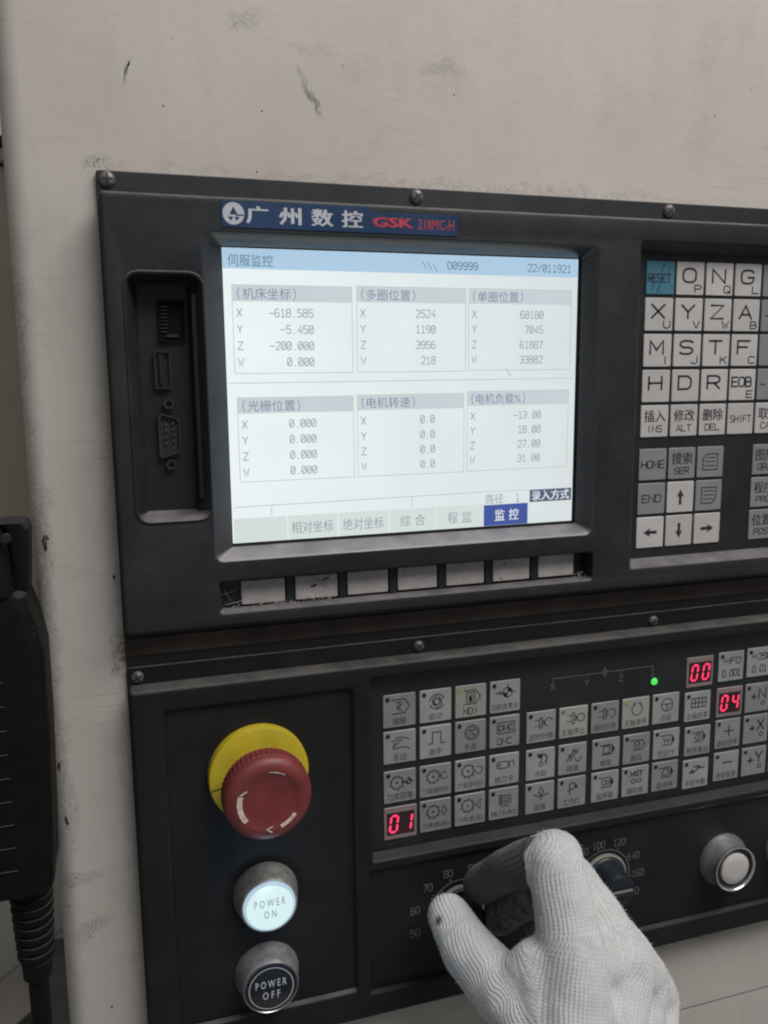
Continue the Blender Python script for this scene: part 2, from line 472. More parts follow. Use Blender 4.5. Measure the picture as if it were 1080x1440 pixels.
def obj(name, mb, mat, parent=None, smooth=35):
    ws = [W(*p) for p in mb.v]
    lo = Vector((min(p[i] for p in ws) for i in range(3)))
    hi = Vector((max(p[i] for p in ws) for i in range(3)))
    c = (lo + hi) / 2
    me = mesh_from(name, [p - c for p in ws], mb.f, mat, smooth)
    return link(name, me, c, parent)

def tag(o, label=None, cat=None, group=None, kind=None):
    if label: o['label'] = label
    if cat: o['category'] = cat
    if group: o['group'] = group
    if kind: o['kind'] = kind
    return o

def thing(name, label, cat, x, y, z, group=None):
    o = link(name, None, W(x, y, z))
    o.empty_display_size = 0.02
    return tag(o, label, cat, group)

# ------------------------------------------------------------------ lettering and line drawing (2-D, millimetres)
_fc = bpy.data.curves.new('lettering', 'FONT')
_fc.resolution_u = 2
_fo = bpy.data.objects.new('lettering', _fc)
_cache = {}
def glyphs(s, bold=0.0):
    k = (s, bold)
    if k not in _cache:
        _fc.body = s
        _fc.offset = bold
        me = _fo.to_mesh()
        vs = [(v.co.x, v.co.y) for v in me.vertices]
        fs = [tuple(p.vertices) for p in me.polygons]
        _fo.to_mesh_clear()
        _cache[k] = (vs, fs)
    return _cache[k]

def soften(pts, closed):
    """round off the shallow bends of a letter stroke, keep its square corners."""
    out, m = [], len(pts)
    for i, p in enumerate(pts):
        if not closed and i in (0, m - 1):
            out.append(p)
            continue
        p, a, b_ = Vector(p), Vector(pts[i - 1]), Vector(pts[(i + 1) % m])
        d1, d2 = (p - a), (b_ - p)
        if d1.length and d2.length and 0.35 < d1.normalized().dot(d2.normalized()) < 0.98:
            q = p - d1.normalized() * min(.13, d1.length * .4)
            r = p + d2.normalized() * min(.13, d2.length * .4)
            out += [tuple(q), tuple(q * .25 + p * .5 + r * .25), tuple(r)]
        else:
            out.append(tuple(p))
    return out

class Ink:
    """Flat print: 2-D outlines in (x, z), laid on a surface at depth y."""
    def __init__(self):
        self.v, self.f, self.lift = [], [], []
    def text(self, s, cx, cz, w, h, bold=0.0):
        vs, fs = glyphs(s, bold)
        if not vs: return self
        x0, x1 = min(p[0] for p in vs), max(p[0] for p in vs)
        y0, y1 = min(p[1] for p in vs), max(p[1] for p in vs)
        sx, sy = w / max(x1 - x0, 1e-6), h / max(y1 - y0, 1e-6)
        n = len(self.v)
        self.v += [(cx + (x - (x0 + x1) / 2) * sx, cz + (y - (y0 + y1) / 2) * sy) for x, y in vs]
        self.f += [tuple(i + n for i in q) for q in fs]
        return self
    def heavy(self, s, cx, cz, w, h, d):
        """bold lettering: three copies side by side, each laid a hair above the last."""
        for q in (-1, 0, 1):
            n = len(self.v)
            self.text(s, cx + q * d, cz + (q % 2) * d * .5, w - 2 * d, h - d * .5)
            self.lift += [(n, len(self.v), (q + 1) * .012)]
        return self
    def line(self, pts, w, closed=False):
        pts = [Vector(p) for p in pts]
        m = len(pts)
        n0 = len(self.v)
        for i, p in enumerate(pts):
            a = pts[i - 1] if (i > 0 or closed) else None
            b = pts[(i + 1) % m] if (i < m - 1 or closed) else None
            d1 = (p - a).normalized() if a is not None else None
            d2 = (b - p).normalized() if b is not None else None
            if d1 is None or d1.length == 0: d1 = d2
            if d2 is None or d2.length == 0: d2 = d1
            n1, n2 = Vector((-d1.y, d1.x)), Vector((-d2.y, d2.x))
            nn = n1 + n2
            if nn.length < 0.2:
                nn = n1
                s = 1
            else:
                nn.normalize()
                s = min(1 / max(nn.dot(n1), 0.3), 1.8)
            ex = Vector((0, 0))
            if not closed and i == 0: ex = -d2 * w * 0.3
            if not closed and i == m - 1: ex = d1 * w * 0.3
            q = nn * (w / 2 * s)
            self.v += [tuple(p + q + ex), tuple(p - q + ex)]
        for i in range(m if closed else m - 1):
            j = (i + 1) % m
            self.f.append((n0 + 2 * i, n0 + 2 * i + 1, n0 + 2 * j + 1, n0 + 2 * j))
        return self
    def poly(self, pts):
        n = len(self.v)
        self.v += [tuple(p) for p in pts]
        tr = geometry.tessellate_polygon([[Vector((x, y, 0)) for x, y in pts]])
        self.f += [tuple(i + n for i in q) for q in tr]
        return self
    def rect(self, x0, x1, z0, z1):
        return self.poly([(x0, z0), (x1, z0), (x1, z1), (x0, z1)])
    def arc(self, cx, cz, r, a0, a1, w, n=14):
        full = abs(a1 - a0) >= 360
        k = n if full else n + 1
        return self.line([(cx + r * math.cos(math.radians(a0 + (a1 - a0) * i / n)), cz + r * math.sin(math.radians(a0 + (a1 - a0) * i / n))) for i in range(k)], w, full)
    def disc(self, cx, cz, r, n=14):
        return self.poly([(cx + r * math.cos(2 * math.pi * i / n), cz + r * math.sin(2 * math.pi * i / n)) for i in range(n)])
    def stroke(self, s, cx, cz, w, h, lw, gap=0.35, rot=0):
        """Square single-line lettering: w is the width of the whole word."""
        m = len(s)
        cw = w / (m + (m - 1) * gap)
        for i, ch in enumerate(s):
            ox = cx - w / 2 + i * cw * (1 + gap)
            for pl in STROKE.get(ch, []):
                pts = pl
                closed = pts[0] == pts[-1] and len(pts) > 3
                if closed: pts = pts[:-1]
                pts = soften(pts, closed)
                self.line([(ox + x * cw, cz + (y - 0.5) * h) for x, y in pts], lw, closed)
        return self
    def fit(self):
        self.v = [(FX(x), FZ(z)) for x, z in self.v]
        return self
    def mb(self, y):
        m = MB()
        m.v = [(x, y, z) for x, z in self.v]
        for a, b_, d in self.lift:
            m.v[a:b_] = [(x, yy - d, z) for x, yy, z in m.v[a:b_]]
        m.f = list(self.f)
        return m

c = 0.24
_O = [(c, 0), (1 - c, 0), (1, c * .8), (1, 1 - c * .8), (1 - c, 1), (c, 1), (0, 1 - c * .8), (0, c * .8), (c, 0)]
_S = [(0, .12), (c * .8, 0), (1 - c, 0), (1, c * .7), (1, .5 - c * .6), (1 - c, .5), (c, .5), (0, .5 + c * .6), (0, 1 - c * .7), (c, 1), (1 - c * .8, 1), (1, .88)]
STROKE = {
 'O': [_O], '0': [_O, [(.25, .25), (.75, .75)]], 'Q': [_O, [(.6, .3), (1.05, -.08)]], 'D': [[(0, 0), (1 - c, 0), (1, c), (1, 1 - c), (1 - c, 1), (0, 1), (0, 0)]],
 'N': [[(0, 0), (0, 1), (1, 0), (1, 1)]], 'X': [[(0, 0), (1, 1)], [(0, 1), (1, 0)]], 'Y': [[(0, 1), (.5, .48), (1, 1)], [(.5, .48), (.5, 0)]],
 'Z': [[(0, 1), (1, 1), (0, 0), (1, 0)]], 'A': [[(0, 0), (.5, 1), (1, 0)], [(.2, .32), (.8, .32)]], 'M': [[(0, 0), (0, 1), (.5, .3), (1, 1), (1, 0)]],
 'S': [_S], 'T': [[(0, 1), (1, 1)], [(.5, 1), (.5, 0)]], 'F': [[(0, 0), (0, 1), (1, 1)], [(0, .52), (.8, .52)]], 'H': [[(0, 0), (0, 1)], [(1, 0), (1, 1)], [(0, .5), (1, .5)]],
 'R': [[(0, 0), (0, 1), (1 - c, 1), (1, 1 - c * .6), (1, .45 + c * .6), (1 - c, .45), (0, .45)], [(.55, .45), (1, 0)]], 'P': [[(0, 0), (0, 1), (1 - c, 1), (1, 1 - c * .6), (1, .45 + c * .6), (1 - c, .45), (0, .45)]],
 'U': [[(0, 1), (0, c), (c, 0), (1 - c, 0), (1, c), (1, 1)]], 'V': [[(0, 1), (.5, 0), (1, 1)]], 'W': [[(0, 1), (.25, 0), (.5, .7), (.75, 0), (1, 1)]],
 'B': [[(0, 0), (1 - c, 0), (1, c * .6), (1, .5 - c * .5), (1 - c, .5), (0, .5), (0, 0)], [(0, .5), (0, 1), (.9 - c, 1), (.92, 1 - c * .6), (.92, .5 + c * .5), (.9 - c, .5)]],
 'G': [[(1, .84), (1 - c * .8, 1), (c, 1), (0, 1 - c * .8), (0, c * .8), (c, 0), (1 - c, 0), (1, c * .8), (1, .46), (.55, .46)]],
 'L': [[(0, 1), (0, 0), (1, 0)]], 'I': [[(.5, 0), (.5, 1)]], 'J': [[(.9, 1), (.9, c), (.9 - c, 0), (c, 0), (0, .2)]], 'K': [[(0, 0), (0, 1)], [(1, 1), (0, .42)], [(.35, .62), (1, 0)]],
 'C': [[(1, .86), (1 - c * .8, 1), (c, 1), (0, 1 - c * .8), (0, c * .8), (c, 0), (1 - c * .8, 0), (1, .14)]], 'E': [[(1, 0), (0, 0), (0, 1), (1, 1)], [(0, .5), (.85, .5)]],
 '1': [[(.2, .8), (.55, 1), (.55, 0)], [(.2, 0), (.9, 0)]], '2': [[(0, .85), (c, 1), (1 - c, 1), (1, 1 - c * .7), (1, .6), (0, 0), (1, 0)]],
 '3': [[(0, .88), (c, 1), (1 - c, 1), (1, .8), (1, .62), (.7, .52), (.35, .52)], [(.7, .52), (1, .4), (1, .18), (1 - c, 0), (c, 0), (0, .14)]],
 '4': [[(.75, 0), (.75, 1), (0, .32), (1, .32)]], '5': [[(.95, 1), (.1, 1), (.05, .55), (.7, .58), (1, .42), (1, .16), (1 - c, 0), (c, 0), (0, .12)]],
 '6': [[(.9, .9), (.7, 1), (c, 1), (0, .75), (0, .2), (c, 0), (1 - c, 0), (1, .2), (1, .4), (1 - c, .55), (c, .55), (0, .42)]],
 '7': [[(0, 1), (1, 1), (.4, 0)]], '8': [[(c, .53), (0, .4), (0, .14), (c, 0), (1 - c, 0), (1, .14), (1, .4), (1 - c, .53), (c, .53)], [(c, .53), (.06, .66), (.06, .88), (c, 1), (1 - c, 1), (.94, .88), (.94, .66), (1 - c, .53)]],
 '9': [[(.1, .1), (.3, 0), (1 - c, 0), (1, .25), (1, .8), (1 - c, 1), (c, 1), (0, .8), (0, .6), (c, .45), (1 - c, .45), (1, .58)]],
 '.': [[(.4, 0), (.6, 0)]], '-': [[(0, .45), (1, .45)]], '+': [[(0, .45), (1, .45)], [(.5, .1), (.5, .8)]], '/': [[(.1, 0), (.9, 1)]], ':': [[(.4, .1), (.6, .1)], [(.4, .7), (.6, .7)]],
 '%': [[(0, 0), (1, 1)], [(0, 1), (.3, 1), (.3, .7), (0, .7), (0, 1)], [(.7, .3), (1, .3), (1, 0), (.7, 0), (.7, .3)]], ' ': [], '~': [[(0, .3), (.2, .8), (.4, .8), (.6, .2), (.8, .2), (1, .7)]],
}

# ================================================================== SETTING
Y_CAB = 6.0
bw = MB().box(-1500, 900, 900, 912, -1400, 1300)
tag(obj('wall', bw, 'wall'), kind='structure')
fl = MB().box(-1500, 900, -900, 900, -1410, -1400)
tag(obj('floor', fl, 'guard'), kind='structure')

# ------------------------------------------------------------------ cabinet
cab = thing('machine_cabinet', 'scuffed beige painted steel machine cabinet behind both control panels', 'cabinet', 200, 6, -900)
XL = -84.5
def cab_outline(r=9.0, n=8):
    # plan outline (x, y): front sheet, rounded corner, left side going back
    pts = [(900, Y_CAB)]
    for k in range(n + 1):
        a = math.radians(90 * k / n)
        pts.append((XL + r - r * math.sin(a), Y_CAB + r - r * math.cos(a)))
    pts.append((XL, 420))
    return pts
def sheet(z0, z1):
    m = MB()
    o = cab_outline()
    m.loft([[(x, y, z0) for x, y in o], [(x, y, z1) for x, y in o]], closed=False)
    return m
obj('front_sheet', sheet(-433.85, 420), 'cabinet', cab)
low = sheet(-1380, -434.4)
obj('lower_sheet', low, 'cabinet', cab)
gap = MB().box(XL + 1.2, 900, Y_CAB + 1.2, Y_CAB + 6, -436, -432)
obj('seam_backing', gap, 'chip', cab)
def blot(cx, cz, w, h, y, seed, n=16, ang=0.0):
    r = random.Random(seed)
    pts = []
    for k in range(n):
        a = 2 * math.pi * k / n
        q = 0.6 + 0.4 * r.random()
        x, z = math.cos(a) * w / 2 * q, math.sin(a) * h / 2 * q
        pts.append((cx + x * math.cos(ang) - z * math.sin(ang), cz + x * math.sin(ang) + z * math.cos(ang)))
    return Ink().poly(pts).mb(y)
for cx, cz, w, h, s, a in ((-79.2, -124, 2.6, 8.6, 3, .1), (-78.0, -121.5, 1.2, 3.2, 5, .5), (-51.7, -141, 1.6, 3.2, 8, 0), (-80.2, -226, 1.8, 5.5, 11, 0),
                        (-78.7, -252, 1.6, 7, 12, .2), (-34.8, 69.6, 0.9, 7.0, 14, -.42), (-33.8, 71.5, 0.9, 3.4, 15, -.35),
                        (-21, 56.5, 1.0, 1.0, 16, 0), (20, 57.6, .9, .9, 17, 0), (17, 32.8, 1.2, 1.0, 18, 0), (56, 79, .8, .8, 19, 0), (250, 73, .9, .9, 20, 0)):
    b_ = blot(cx, cz, w, h, Y_CAB - 0.05, s, ang=a)
    if cx < -75.6:                           # follow the rounded corner
        b_.v = [(x, Y_CAB + 9 - math.sqrt(max(0, 81 - max(0, XL + 9 - x) ** 2)) - 0.06, z) for x, y, z in b_.v]
    obj('paint_chip', b_, 'chip', cab, smooth=None)

# ------------------------------------------------------------------ upper unit: display and keypad
up = thing('display_unit', 'wide black display and keypad unit with lit screen above the knob panel', 'control panel', 150, 6, -176)
Y_FL, Y_F = 3.0, -9.0
FS = (379.06 + Y_F) / (379.06 - 6.0)
def FX(x): return -48.0 + (x + 48.0) * FS
def FZ(z): return -53.0 + (z + 53.0) * FS
def FR(x0, x1, z0, z1): return (FX(x0), FX(x1), FZ(z0), FZ(z1))
XR = 420
def housing(mb, x0, x1, z0, z1, zf0, zf1, y_fl, y_f, holes, b=1.3):
    """flange plate, raised front with rounded edge, openings (list of [(loop, y), ...] profiles)."""
    fl_o = rrect(x0, x1, z0, z1, 1.2)
    mb.loft([ring(fl_o, Y_CAB), ring(fl_o, y_fl + .4), ring(rrect(x0 + .4, x1 - .4, z0 + .4, z1 - .4, .9), y_fl)])
    fb = rrect(x0 + .8, x1 - .8, zf0, zf1, 1.6)
    mb.plate(rrect(x0 + .4, x1 - .4, z0 + .4, z1 - .4, .9), [fb], y_fl)
    loops = [ring(fb, y_fl)]
    for k in range(5):
        a = math.radians(90 * k / 4)
        i = b * (1 - math.cos(a))
        loops.append(ring(rrect(x0 + .8 + i, x1 - .8 - i, zf0 + i, zf1 - i, 1.6), y_f + b * (1 - math.sin(a))))
    mb.loft(loops)
    face = rrect(x0 + .8 + b, x1 - .8 - b, zf0 + b, zf1 - b, 1.6)
    mb.plate(face, [h[0][0] for h in holes], y_f)
    for h in holes:
        mb.loft([ring(l, y) for l, y in h])
    return mb

def rec(o, i, yi, ro, ri, e=0.7, y_f=None):
    """recess profile from outer rect o to inner rect i with a softened lip."""
    y_f = Y_F if y_f is None else y_f
    x0, x1, z0, z1 = o
    return [(rrect(x0 - e, x1 + e, z0 - e, z1 + e, ro + e), y_f), (rrect(x0 - e * .3, x1 + e * .3, z0 - e * .3, z1 + e * .3, ro + e * .3), y_f + e * .22),
            (rrect(x0 + e * .25, x1 - e * .25, z0 + e * .25, z1 - e * .25, ro), y_f + e * .7), (rrect(*i, ri), yi)]

screen_rec = rec(FR(-8.6, 179.2, -134.7, 5.5), (-0.5, 172.6, -129.9, 0.6), -1.0, 3.5, 0.8)
screen_rec += [(rrect(-0.5, 172.6, -129.9, 0.6, 0.8), 0.6)]
port_rec = rec(FR(-40.2, -9.8, -115.2, -12.2), (-36.6, -14.2, -113.0, -14.4), 1.5, 5.0, 0.8)
port_rec += [(rrect(-36.2, -14.6, -112.6, -14.8, 0.6), 2.0), (rrect(-35.8, -15.0, -112.2, -15.2, 0.6), 4.5)]
soft_rec = rec(FR(-8.0, 180.8, -158.8, -143.9), (-5.5, 178.5, -157.4, -144.6), -1.5, 2.0, 1.0)
pad_rec = rec(FR(202.0, 400, -154.8, 9.2), (206.6, 396, -151.0, 3.6), 0.2, 2.0, 1.0)
hole_scr = screen_rec[:1]
hs = housing(MB(), -49.2, XR, -168.5, 29.3, FZ(-164.6), FZ(19.6), Y_FL, Y_F, [hole_scr, port_rec, soft_rec, pad_rec])
obj('screen_bezel', MB().loft([ring(l, y) for l, y in screen_rec]), 'bezel_gloss', up, smooth=30)
obj('housing', hs, 'black', up, smooth=30)
for n_, rc, y, mt in (('screen_backing', (-2, 174, -131, 2), 0.5, 'deep'), ('soft_key_backing', (-6.5, 179.5, -158, -144), -0.02, 'membrane'),
                      ('keypad_membrane', (205.5, 397, -152, 4.4), 0.15, 'membrane'), ('port_plate', (-37, -14, -113, -14), 4.4, 'deep')):
    obj(n_, MB().plate(rrect(*rc), [], y), mt, up, smooth=None)
obj('bottom_flange', MB().box(-49.0, XR, 2.6, Y_CAB - .05, -177.0, -168.7, .4), 'rusty', up)
obj('dark_gap_strip', MB().box(-48.8, XR, 4.6, Y_CAB - .04, -182, -177.2), 'deep', up)  # added dark strip standing for the gap between the two units

# raised lip round the port bay
lip = MB()
o1 = rrect(*FR(-41.6, -8.4, -116.6, -10.8), 6.4)
lip.loft([ring(o1, Y_F + .02), ring(rrect(*FR(-41.2, -8.8, -116.2, -11.2), 6.0), Y_F - .55), ring(rrect(*FR(-40.6, -9.4, -115.6, -11.8), 5.4), Y_F - .55), ring(rrect(*FR(-40.3, -9.7, -115.3, -12.1), 5.1), Y_F + .02)])
obj('port_bay_lip', lip, 'black', up)
# hinged bay cover edge inside the bay (right side strip)
obj('bay_side_strip', MB().box(-14.0, -11.2, -3.4, -2.2, -107, -20, .3), 'black', up)

def screw(parent, x, z, y, r=3.2, mat='screw', rot=0.5):
    m = MB().lathe(x, z, [(r, y), (r, y - .5), (r * .93, y - 1.1), (r * .72, y - 1.7), (r * .4, y - 2.0)], 20)
    s = obj('screw', m, mat, parent, smooth=40)
    k = Ink()
    for a in (rot, rot + math.pi / 2):
        k.line([(x + math.cos(a) * r * .6 * q / 4, z + math.sin(a) * r * .6 * q / 4) for q in range(-4, 5)], r * .3)
    kk = k.mb(y - 2.06)
    kk.v = [(a_, y - 2.14 + .20 * ((a_ - x) ** 2 + (c_ - z) ** 2) / (r * .55) ** 2, c_) for a_, b_, c_ in kk.v]
    obj('cross_slot', kk, 'ink', s, smooth=None)
for x, z, a in ((-44.9, 25.6, .05), (89, 25.4, .6), (223, 25.2, .9), (357, 25.3, .3)):
    screw(up, x, z, Y_FL, rot=a)

# badge
lp = [(-.9, 6.9), (104.0, 6.9), (104.0, 15.8), (65.2, 15.8), (61.7, 17.6), (-.9, 17.6)]
bdm = MB().loft([ring(lp, Y_F + .01), ring(lp, Y_F - .35)], False, True)
badge = obj('name_badge', bdm, 'badge', up, smooth=None)
badge['label'] = 'blue name badge with white Chinese lettering and red model code'
k = Ink()
k.disc(4.6, 12.9, 4.5, 32)
k.fit()
obj('emblem_disc', k.mb(Y_F - .42), 'print_white', badge, smooth=None)
k = Ink()
k.poly([(4.6, 15.6), (2.9, 12.5), (6.3, 12.5)])
k.poly([(2.3, 11.6), (4.5, 11.6), (3.4, 9.9)])
k.poly([(4.9, 11.6), (7.1, 11.6), (6.0, 9.9)])
k.rect(5.6, 8.8, 12.0, 12.6)
k.fit()
obj('emblem_mark', k.mb(Y_F - .46), 'badge', badge, smooth=None)
k = Ink()
for ch, x, w in (('广', 14.6, 9.6), ('州', 28.6, 9.8), ('数', 42.6, 9.8), ('控', 56.0, 9.8)):
    k.heavy(ch, x, 12.6, w, 7.1, .33)
k.fit()
obj('lettering', k.mb(Y_F - .42), 'print_white', badge, smooth=None)
k = Ink()
k.heavy('GSK', 74.6, 11.9, 19.0, 4.2, .5)
k.text('218MC-H', 95.0, 11.9, 17.2, 4.4)
k.fit()
obj('lettering', k.mb(Y_F - .42), 'print_red', badge, smooth=None)

# connectors in the bay
def shell(x0, x1, z0, z1, d, t=.6, y=4.4, r=.5):
    return MB().loft([ring(rrect(x0, x1, z0, z1, r), y), ring(rrect(x0, x1, z0, z1, r), y - d), ring(rrect(x0 + t, x1 - t, z0 + t, z1 - t, r * .6), y - d), ring(rrect(x0 + t, x1 - t, z0 + t, z1 - t, r * .6), y - .05)], False, True)
s = obj('network_socket', shell(-27.6, -16.4, -39.2, -22.0, 2.0, .7), 'rubber', up)
obj('clip_notch', MB().box(-24.5, -19.5, 3.3, 4.3, -37.4, -36.2), 'port_metal', s)
for q in range(8):
    obj('contact', MB().box(-26.6, -23.6, 3.6, 4.2, -35.4 + q * 1.5, -34.9 + q * 1.5), 'port_metal', s, smooth=None)
s = obj('usb_socket', shell(-30.2, -23.4, -59.2, -43.2, 2.6, .55), 'port_metal', up)
obj('tongue', MB().box(-28.2, -26.4, 2.6, 4.3, -57.4, -45.0, .2), 'deep', s)
def dloop(g=0.0):
    return [(-29.8 + g, -88.0 + g * 2), (-28.8 + g, -89.0 + g), (-21.6 - g, -87.0 + g), (-20.6 - g, -86.0 + g), (-20.6 - g, -72.6 - g), (-21.6 - g, -71.6 - g), (-28.8 + g, -69.6 - g), (-29.8 + g, -70.6 - g * 2)]
sp = MB().loft([ring(dloop(), 4.4), ring(dloop(), 1.6), ring(dloop(.7), 1.6), ring(dloop(.7), 3.6)], False, True)
s = obj('serial_port', sp, 'port_metal', up, smooth=None)
for col_, zs in ((-26.8, (-84, -81.2, -78.4, -75.6, -72.8)), (-23.6, (-83, -80.4, -77.8, -75.2))):
    for z in zs:
        obj('pin', MB().lathe(col_, z + 1, [(.55, 3.6), (.55, 2.6), (.2, 2.4)], 8), 'port_metal', s)
for z in (-65.6, -91.8):
    n6 = [(-25.0 + 2.5 * math.cos(math.radians(60 * i)), z + 2.5 * math.sin(math.radians(60 * i))) for i in range(6)]
    n7 = [(-25.0 + 1.5 * math.cos(math.radians(60 * i)), z + 1.5 * math.sin(math.radians(60 * i))) for i in range(6)]
    obj('hex_post', MB().loft([ring(n6, 4.4), ring(n6, 1.6), ring(n7, 1.6), ring(n7, 3.8)], False, True), 'port_metal', up, smooth=None)

# ------------------------------------------------------------------ screen
scr = obj('display_screen', MB().box(0, 171, -0.0, .45, -128.3, 0), 'lcd', up, smooth=None)
scr['label'] = 'bright white screen showing six tables of readings under a pale blue bar'
YS = -0.03
def sc_ink(name, k, mat, lv=0):
    return obj(name, k.mb(YS - .03 * lv), mat, scr, smooth=None)
sc_ink('title_bar', Ink().rect(0, 171, -8.6, -0.05), 'lcd_title')
sc_ink('title_text', Ink().text('伺服监控', 12, -5.1, 19.6, 5.0), 'lcd_ttext', 1)
sc_ink('program_number', Ink().stroke('O09999', 110.6, -4.7, 15.0, 3.3, .42), 'lcd_ttext', 1)
sc_ink('counter_text', Ink().stroke('22/011921', 155.6, -4.7, 23.0, 3.4, .42), 'lcd_ttext', 1)
boxes = [(3.6, 57.0, -53.0, -15.3, '机床坐标', 24.5, [('X', '-618.585'), ('Y', '-5.450'), ('Z', '-200.000'), ('W', '0.000')], 39.0),
         (59.2, 112.2, -52.9, -14.9, '多圈位置', 24.5, [('X', '2524'), ('Y', '1190'), ('Z', '3956'), ('W', '218')], 97.0),
         (113.8, 167.8, -52.5, -14.8, '单圈位置', 24.5, [('X', '68180'), ('Y', '7045'), ('Z', '61887'), ('W', '33882')], 152.6),
         (4.2, 57.0, -100.8, -63.6, '光栅位置', 24.5, [('X', '0.000'), ('Y', '0.000'), ('Z', '0.000'), ('W', '0.000')], 39.2),
         (58.8, 111.6, -100.8, -63.3, '电机转速', 24.5, [('X', '0.0'), ('Y', '0.0'), ('Z', '0.0'), ('W', '0.0')], 96.6),
         (113.3, 167.4, -100.6, -62.5, '电机负载%', 27.0, [('X', '-13.00'), ('Y', '18.00'), ('Z', '27.00'), ('W', '31.00')], 152.3)]
for x0, x1, z0, z1, name, tw, rows, xr in boxes:
    sc_ink('table_header', Ink().rect(x0 + .25, x1 - .25, z1 - 6.9, z1 - .2), 'lcd_head')
    ht = Ink()
    ht.text(name, x0 + 2.8 + tw / 2, z1 - 3.6, tw - 3.4, 4.9)
    for sx, sgn in ((x0 + 2.2, 1), (x0 + 3.4 + tw, -1)):
        ht.line([(sx + sgn * 1.0, z1 - 1.2), (sx + sgn * .2, z1 - 2.6), (sx + sgn * .2, z1 - 4.6), (sx + sgn * 1.0, z1 - 6.0)], .35)
    sc_ink('header_text', ht, 'lcd_htext', 1)
    sc_ink('table_frame', Ink().line([(x0, z0), (x1, z0), (x1, z1), (x0, z1)], .26, True), 'lcd_line', 1)
    for r_, (ax, val) in enumerate(rows):
        z = z1 - 11.7 - r_ * 7.05
        sc_ink('axis_letter', Ink().stroke(ax, x0 + 2.9, z, 2.2, 3.3, .42), 'lcd_text', 1)
        w = len(val) * 2.52 - .6
        sc_ink('reading', Ink().stroke(val, xr - w / 2, z, w, 3.4, .42, .32), 'lcd_text', 1)
for p_, w_ in (([(0.8, -57.2), (169, -56.8)], .28), ([(1.2, -112.0), (121.5, -111.2)], .30), ([(17.9, -112.3), (17.9, -116.6)], .30),
               ([(85.0, -111.9), (85.0, -116.6)], .30), ([(122.0, -111.2), (146.6, -111.2)], .20)):
    sc_ink('rule_line', Ink().line(p_, w_), 'lcd_line', 1)
for a, b_ in ((.6, 24.8), (25.3, 48.6), (49.2, 73.4), (74.0, 97.2), (97.8, 121.8)):
    sc_ink('tab', Ink().rect(a, b_, -128.1, -117.2), 'lcd_tab')
sc_ink('tab_text', Ink().text('相对坐标', 36.6, -122.9, 19.6, 5.6), 'lcd_text', 1)
sc_ink('tab_text', Ink().text('绝对坐标', 61.0, -122.9, 19.8, 5.6), 'lcd_text', 1)
sc_ink('tab_text', Ink().text('综', 81.8, -123.0, 5.2, 5.4).text('合', 89.2, -123.0, 5.2, 5.4), 'lcd_text', 1)
sc_ink('tab_text', Ink().text('程', 106.0, -123.0, 5.2, 5.4).text('监', 113.4, -123.0, 5.2, 5.4), 'lcd_text', 1)
sc_ink('path_text', Ink().text('路径', 128.0, -114.9, 9.6, 4.8).stroke(':', 134.3, -115.0, 1.0, 3, .5).stroke('1', 140.6, -114.9, 1.8, 3.8, .42), 'lcd_text', 1)
sc_ink('selected_tab', Ink().rect(122.4, 146.2, -128.2, -117.8), 'lcd_blue')
sc_ink('mode_box', Ink().rect(147.2, 170.4, -117.6, -111.4), 'lcd_slate')
sc_ink('selected_tab_text', Ink().heavy('监', 131.0, -123.1, 5.4, 5.6, .1).heavy('控', 138.6, -123.1, 5.4, 5.6, .1), 'lcd_pale', 1)
sc_ink('mode_text', Ink().heavy('录入方式', 158.8, -114.5, 20.8, 5.1, .12), 'lcd_pale', 1)
for x, z, l_ in ((90.5, -3.2, 2.6), (93.2, -3.6, 2.6), (95.8, -4.4, 2.6), (133.5, -52, 3)):
    obj('scratch', Ink().line([(x, z), (x + l_ * .8, z - l_ * 1.2)], .22).mb(YS - .1), 'tape', scr, smooth=None)

# ------------------------------------------------------------------ soft keys
def key_mesh(name, w, h, d, r, b, mat):
    m = MB()
    m.loft([ring(rrect(-w / 2, w / 2, -h / 2, h / 2, r, 2), 0), ring(rrect(-w / 2, w / 2, -h / 2, h / 2, r, 2), -d + b),
            ring(rrect(-w / 2 + b, w / 2 - b, -h / 2 + b, h / 2 - b, r * .7, 2), -d)], False, True)
    return mesh_from(name, [Vector(p) * MM for p in m.v], m.f, mat, 30)
sk_me = key_mesh('soft_key', 20.0, 11.2, 2.2, .5, .35, 'soft')
frame_m = MB()
for i in range(7):
    cx = 12.55 + 24.85 * i
    link('soft_key', sk_me, W(cx, -.05, -150.9 + .06 * i), up)
    if i < 6:
        obj('key_divider', MB().box(cx + 10.6, cx + 14.2, -2.4, -.03, -157.2, -144.8, .3), 'black', up)

for cx, cz, w, h, sd in ((36, -150.2, 4.2, 1.8, 31), (42, -147.4, 5.0, 1.2, 32), (131, -154.8, 1.4, 1.0, 33), (80, -146.6, 1.0, .8, 34), (133, -147.6, 3, .8, 35)):
    obj('stain', blot(cx, cz, w, h, -2.3, sd, ang=.3), 'chip', up, smooth=None)
